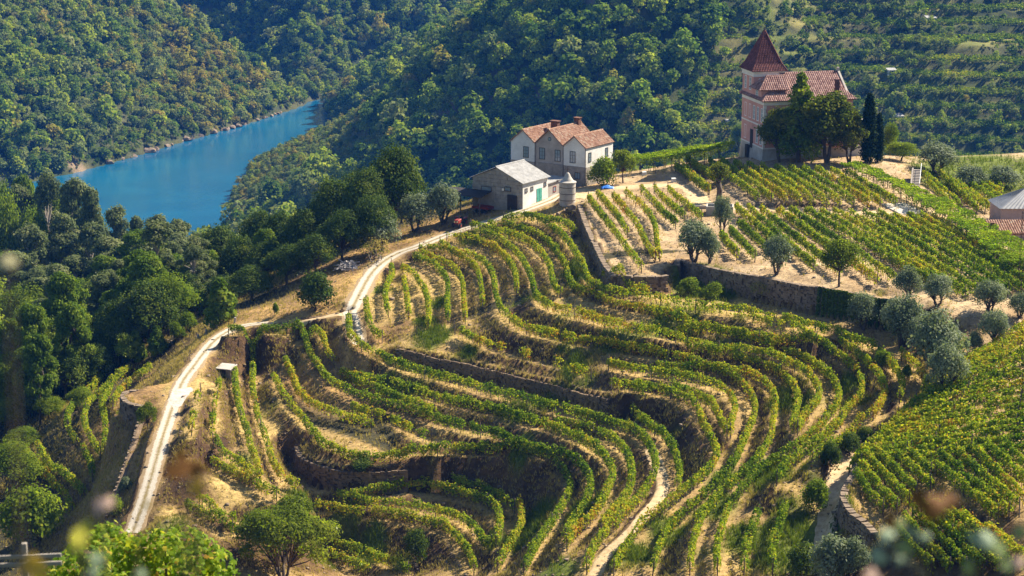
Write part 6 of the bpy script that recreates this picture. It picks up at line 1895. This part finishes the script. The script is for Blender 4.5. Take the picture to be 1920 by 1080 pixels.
Build().box(-1.7, 1.7, -.9, .9, .7, .8).box(-1.7, 1.7, -.93, -.88, .8, 1.15).box(-1.7, 1.7, .88, .93, .8, 1.15).obj('bed', M['red'], trl)
for x in (-.6, .6):
    for y in (-.95, .95): Build().lathe([(.1, -.1), (.36, -.1), (.4, 0), (.36, .1), (.1, .1)], 16).obj('wheel', M['rubber'], trl, (x, y, .38), (math.pi / 2, 0, 0))
Build().tube([(1.7, 0, .75), (2.8, 0, .55)], .05, 6).obj('drawbar', M['iron'], trl)
pt2 = hit(1139, 354)
rngt = np.random.default_rng(3); k = 9
vs = [(-1.1 + 2.2 * i / (k - 1), -.6 + 1.2 * j / (k - 1), .15 + .5 * math.exp(-((i - 4) ** 2 + (j - 4) ** 2) / 9) + rngt.normal(0, .10)) for j in range(k) for i in range(k)]
me = mesh_np('tarpaulin', np.array(vs), grid_faces(k, k), M['blue']); o = link('tarpaulin', me, None, tuple(pt2)); md = o.modifiers.new('thick', 'SOLIDIFY'); md.thickness = .03
put(o, 'crumpled blue tarpaulin heap in front of the bright shrub', 'tarpaulin')
for u, v, nm, lab in ((1263, 341, 'white_crate', 'white box on the yard near the first field row'), (1276, 368, 'white_sheet', 'flat white panel lying by the field path'), (1208, 329, 'feed_box', 'small grey box under the yard pergola')):
    p = hit(u, v); r = thing(nm, tuple(p), lab, 'box', rz=.3)
    z1 = .25 if nm == 'white_sheet' else .62
    Build().box(-.35, .35, -.3, .3, -.05, z1).obj('box_body', M['white_wall'], r, bevel=.03); Build().box(-.38, .38, -.33, .33, z1 + .002, z1 + .05).obj('lid', M['white_frame'], r)
wp = hit(652, 503)
wood = thing('brush_pile', tuple(wp), 'heap of bleached cut branches beside the white road', 'woodpile')
rb = random.Random(21); BR = []
for k in range(6):
    L2 = rb.uniform(1.6, 3.0); BR.append(Build().tube([(-L2 / 2, 0, 0), (-L2 * .1, rb.uniform(-.15, .15), rb.uniform(0, .12)), (L2 * .25, rb.uniform(-.15, .15), .05), (L2 / 2, rb.uniform(-.3, .3), .1)], [.09, .07, .055, .03], 5).tube([(L2 * .1, 0, .04), (L2 * .35, .35, .2)], [.04, .02], 4).mesh('branch', M['dead_wood']))
for k in range(64):
    x, y = rb.gauss(0, .85), rb.gauss(0, .7); z = max(.12, 1.25 * math.exp(-(x * x + y * y) / 1.4) * rb.uniform(.3, 1.0))
    link('branch', BR[k % 6], wood, (x, y, z), (rb.uniform(-.5, .5), rb.uniform(-.45, .45), rb.uniform(0, 6.28)))
ph = hit(420, 703)
sh = thing('field_hut', tuple(ph), 'half-buried stone field hut with a pale slab roof beside the track', 'hut', rz=-.35)
Build().box(-1.05, 1.05, 0, 1.7, -1.0, .97).obj('wall', M['plinth'], sh); Build().slab([(-1.25, -.35, 1.0), (1.25, -.35, 1.0), (1.25, 1.9, 1.25), (-1.25, 1.9, 1.25)], .14).obj('roof', M['concrete'], sh)
Build().box(-.7, .3, -.03, -.003, -.5, .8).obj('doorway', M['dark_wood'], sh)
for u, v, lab in ((371, 638, 'leaning marker stone by the pale track, lowest of four'), (386, 628, 'leaning marker stone by the pale track, second of four'), (406, 617, 'leaning marker stone by the pale track, third of four'), (440, 606, 'leaning marker stone by the pale track, highest of four')):
    p = hit(u, v); o = Build().box(-.16, .16, -.12, .12, -.3, .95).obj('marker_stone', M['concrete'], None, tuple(p), (.06, .1, .4), bevel=.04); put(o, lab, 'stone')

# ivy on the field wall
P, n, h = walls3['field']; k0, k1 = int(len(P) * .66), int(len(P) * .99)
rngi = np.random.default_rng(91); m = 9000
i = rngi.integers(k0, k1, m); zz = rngi.uniform(0, 1, m) ** 1.3
o = P[(k0 + k1) // 2].copy()
drop = (h[i] + .2) * zz
cover = fbm(P[i, 0], drop * 2, 2.2, 71, 2) > -.35
c = np.stack([P[i, 0] + n[i, 0] * (.55 + .25 * zz + rngi.uniform(-.1, .35, m)), P[i, 1] + n[i, 1] * (.55 + .25 * zz + rngi.uniform(-.1, .35, m)), P[i, 2] + .25 - drop], -1)[cover]
nr = np.stack([n[i, 0], n[i, 1], np.full(m, .4)], -1)[cover] + rngi.normal(0, .4, (cover.sum(), 3))
v = leaf_quads(c - o, nr, rngi.uniform(.18, .34, len(c)), rngi)
iv = link('ivy', mesh_np('ivy', v, quad_faces(len(c)), M['oak'], attrs={'tone': np.clip(rngi.normal(.55, .15, len(c)), 0, 1)}), None, tuple(o))
put(iv, 'dark ivy hanging over the right end of the plateau field wall', 'ivy')

# far huts, the ruin, rocks along the bank, the railway
for u, v, w, lab, mat in ((1747, 41, 5.0, 'small white hut highest on the far terraced slope', 'white_wall'), (1673, 138, 4.2, 'small pale blue hut in the middle of the far terraced slope', 'white_wall'), (1685, 225, 5.0, 'low white shelter above the two utility poles on the far slope', 'white_wall'),
                          (1368, 232, 3.5, 'tiny white shelter left of the mansion on the far slope', 'white_wall'), (207, 216, 6.5, 'small ruined stone hut on the hillside across the river', 'grey_wall')):
    p = hit(u, v, 700); r = thing('far_hut', tuple(p), lab, 'hut', rz=.2)
    Build().box(-w / 2, w / 2, 0, w * .7, -2, w * .42).obj('wall', M[mat], r)
    Build().slab([(-w / 2 - .2, -.3, w * .40), (w / 2 + .2, -.3, w * .40), (w / 2 + .2, w * .75, w * .58), (-w / 2 - .2, w * .75, w * .58)], .15).obj('roof', M['sheet' if mat == 'white_wall' else 'old_tiles'], r)
    Build().box(-.4, .4, -.05, -.003, -.5, w * .3).obj('doorway', M['dark_wood'], r)
BL = resample(np.array(BANK_FAR[4:10], float), 1.0); rk = random.Random(31)
for k in range(64):
    i = int(rk.triangular(0, len(BL) - 1, len(BL) * .8)); s = rk.uniform(.9, 3.0) * (1.5 if rk.random() < .15 else 1)
    rock((BL[i, 0] - rk.uniform(-.5, 3.0), BL[i, 1] + rk.uniform(-1, 3), RIVER_Z - .2), s, 'pale grey rock on the water line below the far wood', 'rocks along the far river bank')
rl = [hit(u, v, 700) for u, v in ((560, 300), (572, 312), (585, 324), (600, 338))]
RP = resample(catmull(np.array(rl)), 1.0); RP[:, 2] = ground(RP[:, 0], RP[:, 1]) + .5
rw = thing('railway', tuple(RP[0]), 'short stretch of railway track on the wooded river bend', 'railway')
Q = RP - RP[0]; t = np.gradient(Q[:, :2], axis=0); t /= np.linalg.norm(t, axis=1)[:, None]; nn = np.stack([t[:, 1], -t[:, 0]], -1)
b = Build()
vs = []
for i in range(len(Q)):
    for a, z in ((-2.6, -1.6), (-1.7, 0), (1.7, 0), (2.6, -1.6)): vs.append((Q[i, 0] + nn[i, 0] * a, Q[i, 1] + nn[i, 1] * a, Q[i, 2] + z))
b.add(vs, [(i * 4 + j, i * 4 + j + 1, i * 4 + 5 + j, i * 4 + 4 + j) for i in range(len(Q) - 1) for j in range(3)]).obj('ballast', M['concrete'], rw)
for a in (-.75, .75): Build().tube([(Q[i, 0] + nn[i, 0] * a, Q[i, 1] + nn[i, 1] * a, Q[i, 2] + .12) for i in range(len(Q))], .09, 4).obj('rail', M['iron'], rw)

# ------------------------------------------------------------------ foreground: grape vine, fence, shoots close to the camera
M['grape'] = foliage('grape_leaves', [(0, (.07, .14, .012)), (.45, (.19, .28, .02)), (.75, (.44, .42, .04)), (1, (.46, .26, .04))], .40, .25, .1)
def lobed_leaves(c, nrm, size, rng):
    """five-lobed leaves folded along the midrib: fan of triangles"""
    n = len(c); nrm = unit(nrm)
    a = unit(np.cross(nrm, unit(rng.normal(size=(n, 3))))); b = np.cross(nrm, a)
    shp = [(0, -.12), (.30, -.34), (.52, -.05), (.36, .12), (.46, .42), (.17, .36), (0, .62), (-.17, .36), (-.46, .42), (-.36, .12), (-.52, -.05), (-.30, -.34)]
    s = np.asarray(size)[:, None]
    V = [c]
    for x, y in shp: V.append(c + (a * x + b * y - nrm * (.30 * abs(x) + .12 * y * y)) * s)
    V = np.stack(V, 1).reshape(-1, 3); m = len(shp)
    k = np.arange(n)[:, None] * (m + 1)
    F = np.concatenate([np.concatenate([k, k + 1 + j, k + 1 + (j + 1) % m], 1) for j in range(m)])
    return V, F, m
rngf = np.random.default_rng(55)
d0 = 44.0
tops = [(90, 1062), (130, 1030), (170, 1002), (205, 990), (240, 1004), (275, 996), (310, 1004), (345, 996), (380, 1018), (405, 1040), (430, 1066)]
lo = []
for u, v in tops:
    rx, rz = ray(u, v + 26)
    for k in range(3):
        y = d0 + rngf.uniform(-2.5, 2.5); lo.append((rx * y, y, rz * y - k * .55 + rngf.normal(0, .08), .48, .6, .40))
C = np.array([l[:3] for l in lo]); R = np.array([l[3:] for l in lo])
n = 5200; pick = rngf.integers(0, len(lo), n); dd2 = unit(rngf.normal(size=(n, 3)) + np.array([0, -.3, .35]))
c = C[pick] + dd2 * R[pick] * rngf.uniform(.7, 1.15, (n, 1))
o = np.array([C[:, 0].mean(), d0, float(ground(C[:, 0].mean(), d0))])
V, F, m = lobed_leaves(c - o, dd2 + np.array([0, -.2, .6]) + rngf.normal(0, .55, (n, 3)), rngf.uniform(.09, .17, n), rngf)
gv = thing('grape_vine', tuple(o), 'sprawling yellow-green grape vine in the lower left foreground', 'vine')
tone = np.clip(.42 + rngf.normal(0, .2, n) + .2 * fbm(c[:, 0], c[:, 2], .9, 5, 2), 0, 1)
link('foliage', mesh_np('grape_foliage', V, F, M['grape'], attrs={'tone': np.repeat(tone, m + 1)}), gv)
for k in range(9):
    q = C[rngf.integers(0, len(C))] - o
    Build().tube([(q[0] * .9, q[1], -.4 + float(ground(o[0] + q[0] * .9, o[1] + q[1])) - o[2]), (q[0], q[1], q[2] * .6), tuple(q)], [.06, .04, .02], 5).obj('stem', M['bark'], gv)
# wooden fence, cut by the left edge
fy_ = 24.0
rx, rz = ray(45, 1018); px_, pz_ = rx * fy_, rz * fy_
g0 = float(ground(px_, fy_))
fn = thing('wooden_fence', (px_, fy_, g0), 'weathered wooden rail fence at the lower left corner', 'fence', rz=.12)
M['fence'] = plain('silvered_wood', (.20, .17, .135), (.36, .32, .27), 4, .85, .006)
h_ = pz_ - g0
Build().box(-.035, .035, -.035, .035, -.4, h_).obj('post', M['fence'], fn, bevel=.008); Build().box(-2.035, -1.965, -.035, .035, -.4, h_).obj('post', M['fence'], fn, bevel=.008)
for z in (h_ - .16, h_ - .26, h_ - .8): Build().box(-2.4, .45, -.065, -.038, z - .025, z + .025).obj('rail', M['fence'], fn, bevel=.005)
# vine shoots standing just before the lens, out of focus
def leaf_part(p, s, nrm, mat, seed):
    rg = np.random.default_rng(seed); V, F, m = lobed_leaves(np.zeros((1, 3)), np.array([nrm], float), np.array([s]), rg)
    me = mesh_np('leaf', V, F, mat, attrs={'tone': np.full(len(V), .5)}); return me
LM = {'rust': plain('rusty_leaf', (.12, .050, .012), (.20, .085, .02), 20, .7, .001), 'green': plain('pale_green_leaf', (.16, .22, .06), (.30, .36, .14), 20, .6, .001), 'yellow': plain('yellow_leaf', (.34, .33, .03), (.50, .45, .06), 20, .6, .001),
      'gold': plain('golden_leaf', (.50, .30, .02), (.62, .40, .05), 20, .6, .001), 'pink': plain('dry_pink_leaf', (.34, .22, .16), (.46, .32, .24), 20, .7, .001), 'straw': plain('straw_leaf', (.30, .27, .14), (.42, .38, .2), 20, .7, .001), 'pale': plain('silvery_leaf', (.20, .27, .15), (.32, .39, .24), 20, .5, .001)}
SHOOTS = [('rust-brown vine shoot blurred in front of the pale track', 3.9, [(350, 868, .085, 'rust'), (325, 878, .06, 'rust'), (372, 885, .055, 'rust'), (372, 915, .05, 'gold'), (340, 850, .05, 'rust')]),
          ('faded pink shoot blurred at the lower left', 4.3, [(196, 938, .06, 'pink'), (188, 952, .05, 'pink')]),
          ('yellow and green vine shoot blurred in the lower left corner', 4.1, [(150, 1000, .06, 'yellow'), (140, 1020, .065, 'yellow'), (165, 985, .04, 'yellow'), (60, 1062, .07, 'gold'), (80, 1072, .06, 'gold'), (178, 1050, .05, 'pale'), (170, 1072, .05, 'pale'), (262, 1076, .035, 'pale'), (275, 945, .03, 'gold')]),
          ('rust-brown vine shoot blurred over the right vineyard', 3.9, [(1752, 945, .075, 'rust'), (1778, 938, .06, 'rust'), (1730, 952, .055, 'rust'), (1755, 968, .05, 'rust'), (1720, 935, .05, 'rust')]),
          ('silver-green vine shoot blurred in the lower right', 4.0, [(1665, 1005, .055, 'pale'), (1690, 985, .045, 'green'), (1650, 1040, .055, 'pale'), (1668, 980, .045, 'rust'), (1710, 1000, .035, 'pale'), (1735, 1008, .04, 'pale'), (1685, 1050, .04, 'pale'), (1640, 1078, .055, 'pink'), (1695, 1030, .05, 'green')]),
          ('green vine shoot blurred at the lower right corner', 4.2, [(1845, 1010, .065, 'pale'), (1870, 1030, .06, 'green'), (1830, 1005, .045, 'pale'), (1820, 1065, .05, 'green'), (1915, 1000, .05, 'green'), (1910, 1050, .05, 'pink'), (1890, 1060, .045, 'green')]),
          ('straw-coloured shoot tip blurred at the left edge', 3.8, [(8, 488, .05, 'straw'), (24, 492, .035, 'straw')])]
for si, (lab, dist, leaves) in enumerate(SHOOTS):
    ux = sum(l[0] for l in leaves) / len(leaves)
    rx, rz = ray(ux, 900); bx = rx * dist
    g0 = float(ground(bx, dist))
    r = thing('vine_shoot', (bx, dist, g0), lab, 'vine shoot', 'out-of-focus shoots before the lens')
    for li, (u, v, s, mt) in enumerate(leaves):
        dy = dist + .12 * math.sin(li * 2.3)
        rx, rz = ray(u, v); q = Vector((rx * dy - bx, dy - dist, rz * dy - g0))
        link('leaf', leaf_part(None, s * .72, (.2 * math.sin(li * 3), -.75, .5 + .3 * math.cos(li)), LM[mt], si * 20 + li), r, tuple(q))
        Build().tube([(0, 0, -.2), (q.x * .3, q.y * .5, q.z * .5), (q.x * .85, q.y, q.z - .05), tuple(q)], [.004, .003, .002, .001], 4).obj('cane', M['bark'], r)

# ------------------------------------------------------------------ haze in the valley
hz = Build().box(-900, 940, -60, 2400, RIVER_Z - 5, max(30.0, float(ZC.max()) + 20))
m, nt, out = new_mat('valley_air')
pvn = N(nt, 'ShaderNodeVolumePrincipled', Density=HAZE)
pvn.inputs['Color'].default_value = (.05, .28, 1.0, 1); pvn.inputs['Anisotropy'].default_value = .0
nt.links.new(pvn.outputs[0], out.inputs['Volume'])
o = hz.obj('haze', m); put(o, kind='stuff'); o.display_type = 'WIRE'
print('done', len(bpy.data.objects), round(time.time() - T0, 1))
